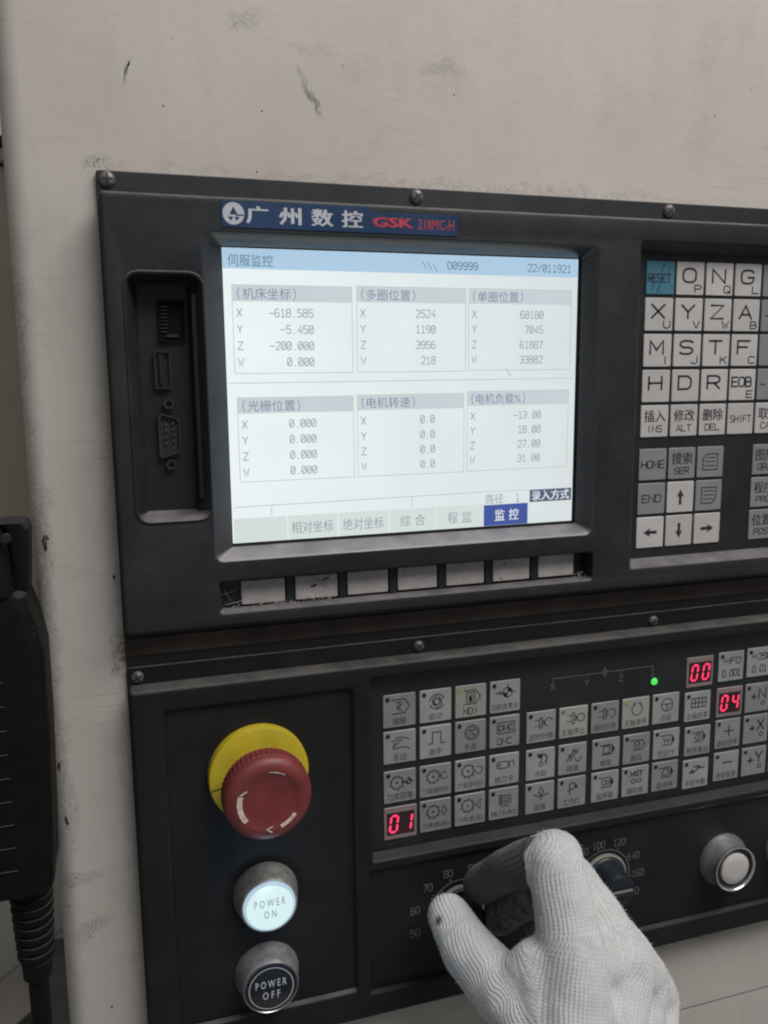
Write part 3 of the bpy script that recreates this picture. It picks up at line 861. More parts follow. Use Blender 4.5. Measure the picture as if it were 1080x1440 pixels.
# ------------------------------------------------------------------ upper keypad
KX, KZ, KP, KQ, KW, KH, KG = 209.18, .53, 17.74, 17.91, 16.45, 16.3, 4.46
kme = {n: key_mesh('key', KW, KH, .75, .7, .25, n) for n in ('key_white', 'key_grey', 'key_blue')}
def kpos(c_, r_):
    return KX + c_ * KP + KW / 2, KZ - r_ * KQ - (KG if r_ > 4 else 0) - KH / 2
def arrow(k, cx, cz, ang, L=8.2, hw=2.4, hl=4.2, sw=.85):
    a = math.radians(ang)
    pts = [(-L / 2, -sw), (L / 2 - hl + .6, -sw), (L / 2 - hl, -hw), (L / 2, 0), (L / 2 - hl, hw), (L / 2 - hl + .6, sw), (-L / 2, sw)]
    k.poly([(cx + x * math.cos(a) - y * math.sin(a), cz + x * math.sin(a) + y * math.cos(a)) for x, y in pts])
def upper_key(c_, r_, mat, draw, ink='ink', label=None):
    x, z = kpos(c_, r_)
    o = link('key', kme[mat], W(x, .12, z), up)
    if label: o['label'] = label
    k = Ink()
    draw(k, x, z)
    if k.v:
        obj('legend', k.mb(-.67), ink, o, smooth=None)
def two(a, b_):
    def d(k, x, z):
        k.stroke(a, x - .6, z + 1.5, 7.6 if a != 'EOB' else 12.4, 6.6 if a != 'EOB' else 4.8, 1.12 if a != 'EOB' else .95, .22)
        k.stroke(b_, x + 4.7, z - 5.0, 3.8, 3.5, .66)
    return d
def cn(t, e):
    def d(k, x, z):
        k.heavy(t, x, z + 2.6, 12.8, 6.2, .1)
        k.stroke(e, x, z - 3.9, 3.0 * len(e), 3.2, .55, .25)
    return d
def word(s, w, h=3.8, lw=.62):
    return lambda k, x, z: k.stroke(s, x, z, w, h, lw, .22)
def reset(k, x, z):
    k.stroke('RESET', x - .6, z - .2, 12.8, 3.8, .85, .3)
    for dx, dz, l in ((1.2, 4.8, 4.0), (4.9, 4.2, 2.6), (-4.6, -4.6, 3.0), (-.9, -5.2, 3.8)):
        k.line([(x + dx - l * .22, z + dz - l * .5), (x + dx + l * .22, z + dz + l * .5)], .6)
rows = ['ONG', 'XYZA', 'MSTF', 'HDR']
subs = ['PQL', 'UVWB', 'IJKC', '   ']
upper_key(0, 0, 'key_blue', reset, 'ink_blue', 'teal blue key printed RESET')
for i in range(3):
    upper_key(i + 1, 0, 'key_white', two('ONG'[i], 'PQL'[i]))
for r_ in (1, 2):
    for i in range(4):
        upper_key(i, r_, 'key_white', two(rows[r_][i], subs[r_][i]))
for i, ch in enumerate('HDR'):
    upper_key(i, 3, 'key_white', two(ch, ' '))
upper_key(3, 3, 'key_white', two('EOB', 'E'))
for i, (t_, e_) in enumerate((('插入', 'INS'), ('修改', 'ALT'), ('删除', 'DEL'))):
    upper_key(i, 4, 'key_white', cn(t_, e_))
upper_key(3, 4, 'key_white', word('SHIFT', 13.2, 3.4, .5))
upper_key(0, 5, 'key_grey', word('HOME', 13.6))
upper_key(1, 5, 'key_grey', cn('搜索', 'SER'))
def page(flip):
    def d(k, x, z):
        s = -1 if flip else 1
        pts = [(-4.6, -4.2), (4.6, -4.2), (4.6, 4.2), (-2.2, 4.2), (-4.6, 1.8)]
        if flip: pts = [(-4.6, 4.2), (4.6, 4.2), (4.6, -1.8), (2.2, -4.2), (-4.6, -4.2)]
        k.line([(x + a, z + b_) for a, b_ in pts], .6, True)
        for q in (-2.0, 0.2, 2.3):
            k.line([(x - 3.4 + (1.2 if (q > 2 and not flip) else 0), z + q), (x + 3.4, z + q)], .5)
    return d
upper_key(2, 5, 'key_grey', page(False))
upper_key(0, 6, 'key_grey', word('END', 11.4))
upper_key(1, 6, 'key_white', lambda k, x, z: arrow(k, x, z, 90))
upper_key(2, 6, 'key_grey', page(True))
upper_key(0, 7, 'key_white', lambda k, x, z: arrow(k, x, z, 180))
upper_key(1, 7, 'key_white', lambda k, x, z: arrow(k, x, z, -90))
upper_key(2, 7, 'key_white', lambda k, x, z: arrow(k, x, z, 0))
for r_ in range(4):
    upper_key(4, r_, 'key_grey', (lambda k, x, z: k.line([(x - 6.0, z), (x - 3.2, z)], .7)) if r_ in (1, 3) else (lambda k, x, z: None))
upper_key(4, 4, 'key_white', cn('取消', 'CAN'))
for r_, (t_, e_) in zip((5, 6, 7), (('图形', 'GRA'), ('程序', 'PRG'), ('位置', 'POS'))):
    upper_key(4, r_, 'key_grey', cn(t_, e_))

# ------------------------------------------------------------------ lower unit: operation panel
lo = thing('operation_panel', 'black knob and button panel with red emergency stop below the display unit', 'control panel', 150, 6, -378)
YL = -7.0
e_rec = rec((-34.5, 53.2, -360.8, -200.4), (-33.6, 52.2, -360.1, -201.4), -4.6, 2.0, 1.5, .8, YL)
k_rec = rec((61.0, 402, -292.0, -196.4), (63.4, 400, -290.6, -199.4), -.4, 1.5, 1.0, .8, YL)
n_rec = rec((59.0, 402, -364.4, -296.2), (60.6, 400, -363.7, -298.0), -4.4, 1.5, 1.0, .8, YL)
hl = housing(MB(), -49.0, XR, -378.5, -182.2, -377.4, -190.4, Y_FL, YL, [e_rec, k_rec[:1], n_rec[:1]], 1.6)
for rc_ in (k_rec, n_rec):
    obj('recess_rim', MB().loft([ring(l, y) for l, y in rc_]), 'rim', lo, smooth=30)
obj('housing', hl, 'black_low', lo, smooth=30)
obj('button_plate', MB().plate(rrect(-34, 52.6, -360, -201), [], -4.55), 'black_low', lo, smooth=None)
obj('keypad_membrane', MB().plate(rrect(62.5, 401, -290.5, -198.4), [], -.42), 'membrane', lo, smooth=None)
obj('knob_plate', MB().plate(rrect(60, 401, -363.4, -297.2), [], -4.36), 'black_low', lo, smooth=None)
for x, z, a in ((-44.4, -186.7, .4), (89.3, -186.7, .8), (224, -187.0, .2), (357, -187, .6)):
    screw(lo, x, z, Y_FL, 2.8, rot=a)
YK = -.42
LP, LQ, LW = 19.02, 18.98, 16.9
lk = {n: key_mesh('key', LW, LW, .7, .5, .22, n) for n in ('key_low', 'key_low_lit')}
def lowkey(x, z, draw=None, text=None, lamp='lamp_dark', mat='key_low', bold=0.0, eng=None, group=None):
    """x, z: top-left corner."""
    cx, cz = x + LW / 2, z - LW / 2
    o = link('key', lk[mat], W(cx, YK + .02, cz), lo)
    k = Ink()
    if draw: draw(k, cx + .7, cz + 2.1)
    if text:
        n = len(text)
        k.text(text, cx, cz - 5.4, min(3.5 * n, 14.6), 3.8 if n < 5 else 3.4, bold)
    if eng:
        k.stroke(eng, cx, cz - 5.2, 2.6 * len(eng), 3.3, .5, .3)
    yf = YK + .02 - .70 - .04
    if k.v:
        obj('legend', k.mb(yf), 'ink', o, smooth=None)
    if lamp:
        m = MB().lathe(x + 2.4, z - 2.3, [(1.15, yf + .03), (1.05, yf - .25), (.6, yf - .4)], 12)
        obj('indicator_lamp', m, lamp, o)
# --- icon drawings, each about 9 mm wide around (x, z)
L_ = .55
def pent(k, x, z, w=9, h=7.2):
    k.line([(x - w / 2, z + h / 2), (x + w * .22, z + h / 2), (x + w / 2, z), (x + w * .22, z - h / 2), (x - w / 2, z - h / 2)], L_)
def i_edit(k, x, z):
    pent(k, x, z)
    k.line([(x - 2.6, z + 2.2), (x - .2, z + 2.2), (x - 2.2, z - .6), (x + .6, z - 2.4)], L_).line([(x + .6, z + 1.6), (x - 1.0, z - .8)], L_)
def i_auto(k, x, z):
    k.arc(x, z, 1.6, 0, 360, .7)
    k.arc(x, z, 3.9, 20, 170, L_).arc(x, z, 3.9, 200, 330, L_).arc(x + .5, z + .3, 2.8, 90, 250, L_).arc(x - .4, z - .3, 2.9, -90, 60, L_)
def i_mdi(k, x, z):
    pent(k, x, z)
    k.line([(x - 3, z + 2.5), (x + 1.4, z + 2.5), (x + 1.4, z - 2.5), (x - 3, z - 2.5)], L_, True)
    for q in (-1.6, -.8, 0):
        k.line([(x + q, z + 1.4), (x + q, z - .4)], .45)
    k.disc(x - .8, z - 1.0, 1.2, 10)
def i_zero(k, x, z, s=1.0):
    k.arc(x + .6 * s, z, 2.6 * s, 0, 360, L_)
    k.poly([(x + .6 * s, z)] + [(x + .6 * s + 2.6 * s * math.cos(math.radians(a)), z + 2.6 * s * math.sin(math.radians(a))) for a in range(0, 91, 15)])
    k.poly([(x + .6 * s, z)] + [(x + .6 * s + 2.6 * s * math.cos(math.radians(a)), z + 2.6 * s * math.sin(math.radians(a))) for a in range(180, 271, 15)])
    k.line([(x + .6 * s, z + 4.4 * s), (x + .6 * s, z + 2.5 * s)], L_).line([(x + 3.2 * s, z), (x + 5.0 * s, z)], L_)
    arrow(k, x - 4.2 * s, z, 0, 4.2 * s, 1.3 * s, 2.0 * s, .3)
def i_hand(k, x, z):
    k.line([(x - 4.6, z + 1.0), (x - 2.4, z + 2.9), (x + 1.6, z + 2.7), (x + 4.4, z + 1.4)], L_)
    k.line([(x - 3.6, z - .1), (x - 1.6, z + 1.5), (x + .6, z + 1.3)], L_)
    k.line([(x - 3.4, z - 1.3), (x - 1.0, z + .2)], L_).line([(x - 3.6, z - .1), (x - 4.0, z - 2.6), (x + 2.4, z - 2.4), (x + 4.4, z - 3.6)], L_)
def i_pulse(k, x, z):
    k.line([(x - 4.6, z - 3.0), (x - 2.4, z - 3.0), (x - 2.4, z + 2.9), (x + 2.2, z + 2.9), (x + 2.2, z - 3.0), (x + 4.4, z - 3.0)], L_)
def i_wheel(k, x, z):
    k.arc(x, z, 3.9, 0, 360, L_).arc(x, z, 2.9, 0, 360, .4)
    k.line([(x - 1.8, z + 1.3), (x + 1.8, z + 1.5)], L_).line([(x - .6, z + 1.3), (x - .9, z - 1.7)], L_).line([(x + .8, z + 1.3), (x + .6, z - 1.5), (x + 1.8, z - 1.6)], L_)
def i_dnc(k, x, z):
    k.line([(x - 4.8, z - 2.9), (x + 4.8, z - 2.9), (x + 4.8, z + 2.9), (x - 4.8, z + 2.9)], L_, True)
    k.stroke('DNC', x, z, 7.6, 2.9, .6, .3)
def gear(k, x, z, r=2.9):
    n = 9
    pts = []
    for q in range(n):
        for d, rr in ((-.32, r), (-.18, r * 1.25), (.18, r * 1.25), (.32, r)):
            a = 2 * math.pi * (q + d) / n
            pts.append((x + rr * math.cos(a), z + rr * math.sin(a)))
    k.line(pts, L_, True)
    k.disc(x, z, .7, 8)
def i_gzero(k, x, z):
    gear(k, x - 2.2, z - .2)
    i_zero(k, x + 3.6, z - .2, .55)
def i_gcw(k, x, z):
    gear(k, x - 2.0, z)
    k.arc(x + 4.0, z, 1.9, 60, 330, L_)
def i_gccw(k, x, z):
    gear(k, x - 2.0, z)
    k.arc(x + 4.0, z, 1.9, -150, 120, L_)
def i_tool(k, x, z):
    k.line(rrect(x - 4.8, x + 1.6, z - 1.4, z + 2.2, 1.2, 2), L_, True)
    k.arc(x - 3.4, z + .4, .8, 0, 360, .45, 8)
    k.line([(x + 1.6, z + 1.4), (x + 4.6, z + 2.4), (x + 4.9, z - .6)], L_).line([(x + 2.4, z + .9), (x + 2.4, z - 1.6)], L_)
def i_gin(k, x, z):
    gear(k, x - 2.0, z)
    k.line([(x + 3.6, z + 2.8), (x + 5.3, z), (x + 3.6, z - 2.8), (x + 2.9, z)], L_, True)
def i_gout(k, x, z):
    gear(k, x - 2.0, z)
    k.line([(x + 5.0, z + 2.8), (x + 2.8, z), (x + 5.0, z - 2.8)], L_, True)
def i_change(k, x, z):
    for q in (-2.4, -.8, .8, 2.4):
        k.line([(x - 3.6, z + q), (x + 3.6, z + q * .8)], .6)
    k.line([(x - 2.4, z + 3), (x - 2.4, z - 2)], .6).line([(x - 2.5, z - 3.6), (x + 2.4, z - 3.6)], .5)
def i_spin(mode):
    def d(k, x, z):
        k.line([(x - 4.6, z + 1.6), (x - 1.6, z + 1.6)], .45).line([(x - 4.6, z - 1.6), (x - 1.6, z - 1.6)], .45)
        k.line([(x - 1.6, z - 2.8), (x - .2, z - 2.8), (x - .2, z + 2.8), (x - 1.6, z + 2.8)], L_, True)
        k.line([(x - .2, z + 1.4), (x + .9, z + .8), (x + .9, z - .8), (x - .2, z - 1.4)], L_)
        if mode == 0: k.arc(x + 3.6, z, 2.2, 0, 360, L_)
        elif mode > 0: k.arc(x + 3.4, z, 2.3, -110, 130, L_)
        else: k.arc(x + 3.6, z, 2.3, 20, 250, L_)
    return d
def i_orient(k, x, z):
    k.arc(x, z - .2, 3.3, 115, 425, L_)
    arrow(k, x - 1.6, z + 3.2, 20, 2.6, .9, 1.5, .2)
    arrow(k, x + 1.8, z + 3.2, 160, 2.6, .9, 1.5, .2)
def i_jog(k, x, z):
    k.arc(x, z, 3.6, 0, 360, L_)
    k.line([(x - 3.4, z + .3), (x + 3.4, z + .3)], L_).line([(x, z + .3), (x, z - 3.4)], L_)
def i_cool(k, x, z):
    k.poly([(x - 3, z + 3.6), (x + 1, z + 3.6), (x + .2, z + 1.0), (x - 2, z + 1.4)])
    k.line([(x + 1.6, z + 3.2), (x + 3.2, z + 1.2), (x + 2.2, z - 2.0)], .8).arc(x - .4, z - 2.2, 1.1, 0, 360, .5, 8).line([(x - .4, z + .8), (x - .4, z - 1.2)], .6)
def i_chip(k, x, z):
    k.line([(x - 4, z - 2.8), (x + .6, z + 3.4)], .7).line([(x - 2.4, z - 3.2), (x + 2.4, z + 3.0)], .7).line([(x - .6, z + 2.8), (x + 2.4, z + 1.0)], .6)
    k.arc(x + 2.6, z - 2.0, 1.7, 180, 380, .6).line([(x - 3.6, z + .4), (x - 1.2, z - 1.0)], .6)
def i_block(kind):
    def d(k, x, z):
        k.line([(x - 4.4, z + 2.7), (x + 2.6, z + 2.7), (x + 4.4, z), (x + 2.6, z - 2.7), (x - 3.2, z - 2.7)], .6)
        if kind != 1: k.poly([(x + 2.7, z + 2.4), (x + 4.5, z), (x + 2.7, z - 2.4)])
        if kind == 0: k.line(rrect(x - 2.4, x + 1.6, z - 2.0, z + 2.0), .6, True)
        if kind == 1: k.arc(x - .4, z, 1.9, 0, 360, .5, 10).line([(x - 1.4, z + .6), (x - .2, z - .6), (x + .8, z + .8)], .5)
        if kind == 2: k.line([(x - 2.8, z + 1.2), (x - 1.6, z - 1.2), (x - .6, z + .9), (x + .6, z - 1.2), (x + 1.6, z + 1.2)], .6)
        if kind == 3: k.arc(x - 1.4, z - .1, 1.4, 0, 360, .55, 8).arc(x + 1.2, z - .1, 1.2, 0, 360, .55, 8)
        if kind == 4: k.arc(x - .4, z, 2.0, 100, 260, .6, 8).arc(x - .2, z, 2.0, -80, 80, .6, 8)
        if kind == 5: k.arc(x - .4, z, 1.9, 0, 360, .5, 10).line([(x - .4, z + 1.2), (x - .4, z - 1.2)], .6)
    return d
def i_lub(k, x, z):
    k.line([(x, z + 3.8), (x + 1.5, z + .9), (x, z - .6), (x - 1.5, z + .9)], .6, True)
    k.line([(x - 4.2, z - .2), (x - 1.4, z - 1.2), (x + 1.4, z - 1.2), (x + 4.2, z - .2)], .6).line([(x - .6, z - 1.6), (x - .6, z - 3)], .5).line([(x + .6, z - 1.6), (x + .6, z - 3)], .5)
def i_light(k, x, z):
    k.arc(x - .4, z + 1.4, 1.9, 0, 360, .6, 10)
    k.poly([(x + 1.2, z + 2.6), (x + 3.2, z + .6), (x + 1.6, z - .6)])
    k.line([(x - 1.4, z - .4), (x - 2.0, z - 3.4)], .6).line([(x - 2.0, z - .8), (x - 3.2, z - 1.2)], .6)
def i_mst(k, x, z):
    k.stroke('MST', x, z + 2.2, 7.6, 2.6, .7, .2)
    k.arc(x - 1.8, z - 2.0, 1.3, 0, 360, .55, 8).arc(x + 1.8, z - 2.0, 1.3, 0, 360, .55, 8).line([(x - .6, z - 2), (x + .6, z - 2)], .5)
def i_grid(k, x, z):
    k.line([(x - 4.8, z - 2.6), (x + 4.8, z - 2.6), (x + 4.8, z + 2.6), (x - 4.8, z + 2.6)], .6, True)
    for q in (-2.4, 0, 2.4): k.line([(x + q, z - 2.6), (x + q, z + 2.6)], .6)
    k.line([(x - 4.8, z), (x + 4.8, z)], .6)
def i_inter(k, x, z):
    k.line([(x - 4.8, z - 1.2), (x - 1.4, z - 1.2), (x + 1.2, z + 1.0), (x + 4.8, z + 1.0)], .9)
    arrow(k, x, z + 2.0, 0, 5, 1.4, 2.4, .4)
    k.poly([(x - 4.6, z - .4), (x - 2.0, z + 1.0), (x - 2.4, z - 1.0)])
def i_plus(k, x, z):
    k.line([(x - 3.2, z - .6), (x + 3.2, z - .6)], .75).line([(x, z + 2.6), (x, z - 3.8)], .75)
def i_minus(k, x, z):
    k.line([(x - 3.0, z), (x + 3.0, z)], .9)
def i_rate(a):
    def d(k, x, z):
        k.line([(x - 6.2, z + .8), (x - 5.4, z + 2.6), (x - 4.6, z + .2), (x - 3.8, z + 2.6), (x - 3.0, z + .2), (x - 2.2, z + 2.4)], .5)
        k.stroke(a, x + 2.0, z + 1.2, 7.0, 3.6, .62, .25)
    return d
def i_axis(s):
    def d(k, x, z):
        k.stroke('+', x - 3.2, z - 1.2, 3.4, 4.4, .9)
        k.stroke(s, x + 2.6, z + .2, 4.6, 6.2, .95)
        k.arc(x + 3.2, z - 5.6, 1.2, 0, 360, .6, 8)
    return d
# --- group A
GA = [[(i_edit, '编辑'), (i_auto, '启动'), (i_mdi, None), (i_zero, '回机床零点')],
      [(i_hand, '手动'), (i_pulse, '单步'), (i_wheel, '手脉'), (i_dnc, None)],
      [(i_gzero, '刀库回零'), (i_gcw, '刀库顺时针'), (i_gccw, '刀库逆时针'), (i_tool, '换刀卡')],
      [None, (i_gin, '刀库进(前)'), (i_gout, '刀库退(后)'), (i_change, '换刀(松)')]]
AX, AZ, R3 = 69.34, -208.78, 1.79
for r_ in range(4):
    for c_ in range(4):
        e = GA[r_][c_]
        if not e: continue
        x, z = AX + c_ * LP, AZ - r_ * LQ - (R3 if r_ > 1 else 0)
        lit = (r_, c_) == (0, 2)
        lowkey(x, z, e[0], e[1], 'dim_yellow' if lit else 'lamp_dark', 'key_low_lit' if lit else 'key_low',
               eng={(0, 2): 'MDI', (1, 3): 'DNC'}.get((r_, c_)))
BX, BZ = 147.36, -228.09
GB = [[(i_spin(-1), '逆时针转', 'lamp_dark'), (i_spin(0), '主轴停止', 'dim_green'), (i_spin(1), '顺时针转', 'lamp_dark'), (i_orient, '主轴准停', 'dim_yellow'), (i_jog, '点动', 'lamp_dark')],
      [(i_cool, '冷却', 'lamp_dark'), (i_chip, '排屑', 'lamp_dark'), (i_block(0), '单段', 'lamp_dark'), (i_block(1), '跳段', 'lamp_dark'), (i_block(2), '空运行', 'lamp_dark')],
      [(i_lub, '润滑', 'lamp_dark'), (i_light, '工作灯', 'lamp_dark'), (i_block(3), '程序锁', 'lamp_dark'), (i_mst, '辅助锁', 'lamp_dark'), (i_block(4), '选择停', 'lamp_dark')]]
for r_ in range(3):
    for c_ in range(5):
        x, z = BX + c_ * LP + (1.3 if (c_ > 1 and r_ > 0) else 0), BZ - r_ * LQ - (R3 if r_ > 0 else 0)
        d_, t_, l_ = GB[r_][c_]
        lowkey(x, z, d_, t_, l_, 'key_low_lit' if l_ != 'lamp_dark' else 'key_low')
lowkey(244.1, -229.6, i_grid, '主轴倍率')
lowkey(245.2, -250.0, i_block(5), '程序重启')
lowkey(245.0, -269.6, i_inter, '手轮中断')
def eng_key(x, z, d_, s_):
    lowkey(x, z, lambda k, a, b_: (d_(k, a, b_), k.stroke(s_.replace('0', 'O'), a - .4, b_ - 6.0, 2.4 * len(s_), 4.0, .6, .25)))
eng_key(265.2, -208.8, i_rate('FO'), '0.001')
eng_key(284.4, -208.4, i_rate('25%'), '0.01')
lowkey(265.4, -248.6, i_plus, '进给倍率')
lowkey(265.6, -268.2, i_minus, '进给倍率')
lowkey(284.6, -229.6, i_axis('N'))
lowkey(284.7, -248.6, i_axis('X'))
lowkey(284.8, -268.2, i_axis('Y'))
for z in (-209, -229.4, -248.6, -268.4):
    lowkey(303.8, z)

# --- seven-segment displays
SEG = {'0': 'abcdef', '1': 'bc', '4': 'bcfg'}
def digits(x, z, s, label):
    o = link('digit_display', key_mesh('digit_display', 17.4, 17.2, .7, .5, .3, 'segframe'), W(x + 8.7, YK + .02, z - 8.6), lo)
    o['label'] = label
    yf = YK - .74
    obj('window', MB().plate(rrect(x + 1.4, x + 16.0, z - 14.9, z - 2.9), [], yf), 'segoff', o, smooth=None)
    for q, ch in enumerate(s):
        cx, cz, w, h, sl = x + 5.2 + q * 7.4, z - 8.9, 3.6, 8.6, .12
        for sgm in SEG[ch]:
            p = {'a': [(-w / 2, h / 2), (w / 2, h / 2)], 'g': [(-w / 2, 0), (w / 2, 0)], 'd': [(-w / 2, -h / 2), (w / 2, -h / 2)],
                 'b': [(w / 2, h / 2), (w / 2, 0)], 'c': [(w / 2, 0), (w / 2, -h / 2)], 'f': [(-w / 2, h / 2), (-w / 2, 0)], 'e': [(-w / 2, 0), (-w / 2, -h / 2)]}[sgm]
            a, b_ = Vector(p[0]), Vector(p[1])
            d = (b_ - a).normalized()
            a, b_ = a + d * .75, b_ - d * .75
            n = Vector((-d.y, d.x)) * .55
            hexa = [a - d * .5, a + n, b_ + n, b_ + d * .5, b_ - n, a - n]
            obj('segment', Ink().poly([(cx + v.x + v.y * sl, cz + v.y) for v in hexa]).mb(yf - .05), 'seg_red', o, smooth=None)
digits(69.3, -267.9, '01', 'red digit display reading 01 left of the key rows')
digits(244.3, -209.4, '00', 'red digit display reading 00, uppermost of the displays')
digits(265.2, -229.6, '04', 'red digit display reading 04 at the right')

# --- axis diagram and green lamp
k = Ink()
k.line([(162.4, -214.2), (162.4, -211.4), (222.8, -211.4), (222.8, -215.6)], .35)
for x in (182.6, 203.2):
    k.line([(x, -211.5), (x, -213.4)], .35)
for ch, x in (('X', 162.4), ('Y', 182.6), ('Z', 203.2)):
    k.stroke(ch, x, -215.9, 2.4, 3.0, .4)
k.stroke('W', 223.0, -217.0, 2.0, 2.0, .35)
k.arc(193.2, -211.4, 1.4, 0, 360, .4, 10).line([(193.2, -208.4), (193.2, -214)], .4)
k.poly([(193.2, -211.4), (194.6, -211.4), (193.2, -210)]).poly([(193.2, -211.4), (191.8, -211.4), (193.2, -212.8)])
obj('axis_diagram', k.mb(YK - .05), 'print', lo, smooth=None)
gl = obj('axis_lamp', MB().lathe(223.9, -220.2, [(2.0, YK), (1.9, YK - .7), (1.3, YK - 1.3), (.5, YK - 1.6)], 20), 'green_led', lo)
gl['label'] = 'small round green lamp, lit'
obj('lamp_collar', MB().lathe(223.9, -220.2, [(2.7, YK), (2.6, YK - .35), (2.05, YK - .35)], 20, False), 'lamp_dark', gl)

# ------------------------------------------------------------------ emergency stop
EX, EZ, YP = 6.9, -236.2, -4.55
def knurl(cx, cz, r, y0, y1, n=52, d=.16):
    m = MB()
    loops = []
    for r_, y in ((r - 1.0, y0), (r, y0 - .8), (r, y1 + .6), (r - .6, y1)):
        loops.append([(cx + (r_ + (d if i % 2 else -d)) * math.cos(math.pi * i / n), y, cz + (r_ + (d if i % 2 else -d)) * math.sin(math.pi * i / n)) for i in range(2 * n)])
    return m.loft(loops)
head = MB().lathe(EX, EZ, [(8.0, -8.0), (8.0, -21), (17.6, -21.8), (18.8, -23.2)], 56, False)
head.lathe(EX, EZ, [(19.5, -30.4), (19.3, -31.6), (18.4, -33.0), (16.8, -34.2), (14.6, -34.8), (13.4, -34.7), (12.6, -34.2), (8, -34.0), (3, -33.95), (.6, -33.9)], 56)
es = obj('emergency_stop_button', head, 'red', lo, smooth=50)
es['label'] = 'red mushroom emergency stop with worn arrows on a yellow collar'
obj('knurled_rim', knurl(EX, EZ, 19.5, -22.6, -30.5), 'red', es, smooth=None)
col_ = MB().lathe(EX, EZ, [(23.3, YP), (23.3, -8.0), (22.9, -9.0), (21.8, -9.5), (15.5, -9.9), (13.8, -10.2), (11.4, -10.2), (10.8, -9.4), (10.8, YP)], 64, False)
obj('yellow_collar', col_, 'yellow', es, smooth=40)
obj('stem_ring', MB().lathe(EX, EZ, [(12.6, -10.15), (12.6, -13.5), (11.6, -14.2), (9.5, -14.2)], 48, False), 'bezel_metal', es)
k = Ink().line([(EX - 22.6, EZ - 4.4), (EX - 14.2, EZ - 2.5)], .5)
obj('collar_scratch', k.mb(-9.86), 'ink', es, smooth=None)
def arc_arrow(a0, a1, r, w, tip):
    k = Ink().arc(EX, EZ, r, a0, a1, w, 12)
    return k
k = Ink().arc(EX, EZ, 12.9, 165, 215, 2.3, 12)
a_ = math.radians(160)
k.line([(EX + 13.2 * math.cos(a_), EZ + 13.2 * math.sin(a_)), (EX + 11.4 * math.cos(math.radians(148)), EZ + 11.4 * math.sin(math.radians(148)))], .6)
k.arc(EX, EZ, 13.2, 293, 325, 1.7, 10)
a_ = math.radians(266)
tx_, tz_ = EX + 13.2 * math.cos(a_), EZ + 13.2 * math.sin(a_)
k.line([(tx_ + 2.0, tz_ + 1.3), (tx_ - .6, tz_ + .2), (tx_ + 1.6, tz_ - 1.4)], .6)
k.arc(EX, EZ, 13.3, 58, 88, .35, 8)
am = k.mb(-34.75)
am.v = [(x, -34.9 + .0 * y, z) for x, y, z in am.v]
obj('arrow_marks', am, 'arrow', es, smooth=None)

# ------------------------------------------------------------------ power buttons
def power(cx, cz, yf, on):
    name = 'power_on_button' if on else 'power_off_button'
    r = 13.0
    m = MB().lathe(cx, cz, [(15.6, YP), (15.5, YP - 1.5), (14.6, YP - 4.0), (13.8, yf + 2.6), (13.3, yf + .5), (12.95, yf), (12.5, yf), (12.35, yf + .8)], 56, False)
    b_ = obj(name, m, 'bezel_metal', lo, smooth=40)
    if on:
        b_['label'] = 'lit white push button reading POWER ON in a grey metal bezel'
        ls = obj('lens', MB().lathe(cx, cz, [(12.3, yf + .8), (12.2, yf - .2), (11.9, yf - .65), (11.3, yf - .95), (11.1, yf - 1.0)], 48), 'lens_glow', b_)
        obj('lit_face', MB().lathe(cx, cz, [(11.0, yf - 1.02), (6, yf - 1.1), (.3, yf - 1.12)], 48), 'lens_on', ls)
        k = Ink().text('P O W E R', cx, cz + 2.4, 14.6, 3.9).text('O N', cx, cz - 3.4, 5.8, 3.9)
        obj('lettering', k.mb(yf - 1.16), 'lens_ink', ls, smooth=None)
        # extra unseen point light before the lit lens, added for its blue halo
        l = bpy.data.lights.new('power_halo_light', 'POINT')
        l.energy = 0.014
        l.color = (0.45, 0.70, 1.0)
        l.shadow_soft_size = 0.004
        q = link('power_halo_light', l, W(cx, yf - 22, cz), None)
    else:
        b_['label'] = 'unlit black push button reading POWER OFF in a grey metal bezel'
        ls = obj('lens', MB().lathe(cx, cz, [(12.3, yf + .8), (12.3, yf + .1), (11.9, yf - .15), (.4, yf - .3)], 48), 'lens_off', b_)
        k = Ink().text('P O W E R', cx, cz + 2.4, 14.8, 3.9, .012).text('O F F', cx, cz - 3.4, 8.4, 3.9, .012)
        k.arc(cx, cz, 10.5, 0, 360, .4, 48)
        obj('lettering', k.mb(yf - .34), 'print_white', ls, smooth=None)
        obj('bright_ring', MB().lathe(cx, cz, [(13.05, yf + .15), (12.9, yf - .2), (12.6, yf - .22), (12.45, yf - .02)], 56, False), 'steel', b_)
power(8.4, -298.4, -16.0, True)
power(7.7, -340.1, -16.8, False)

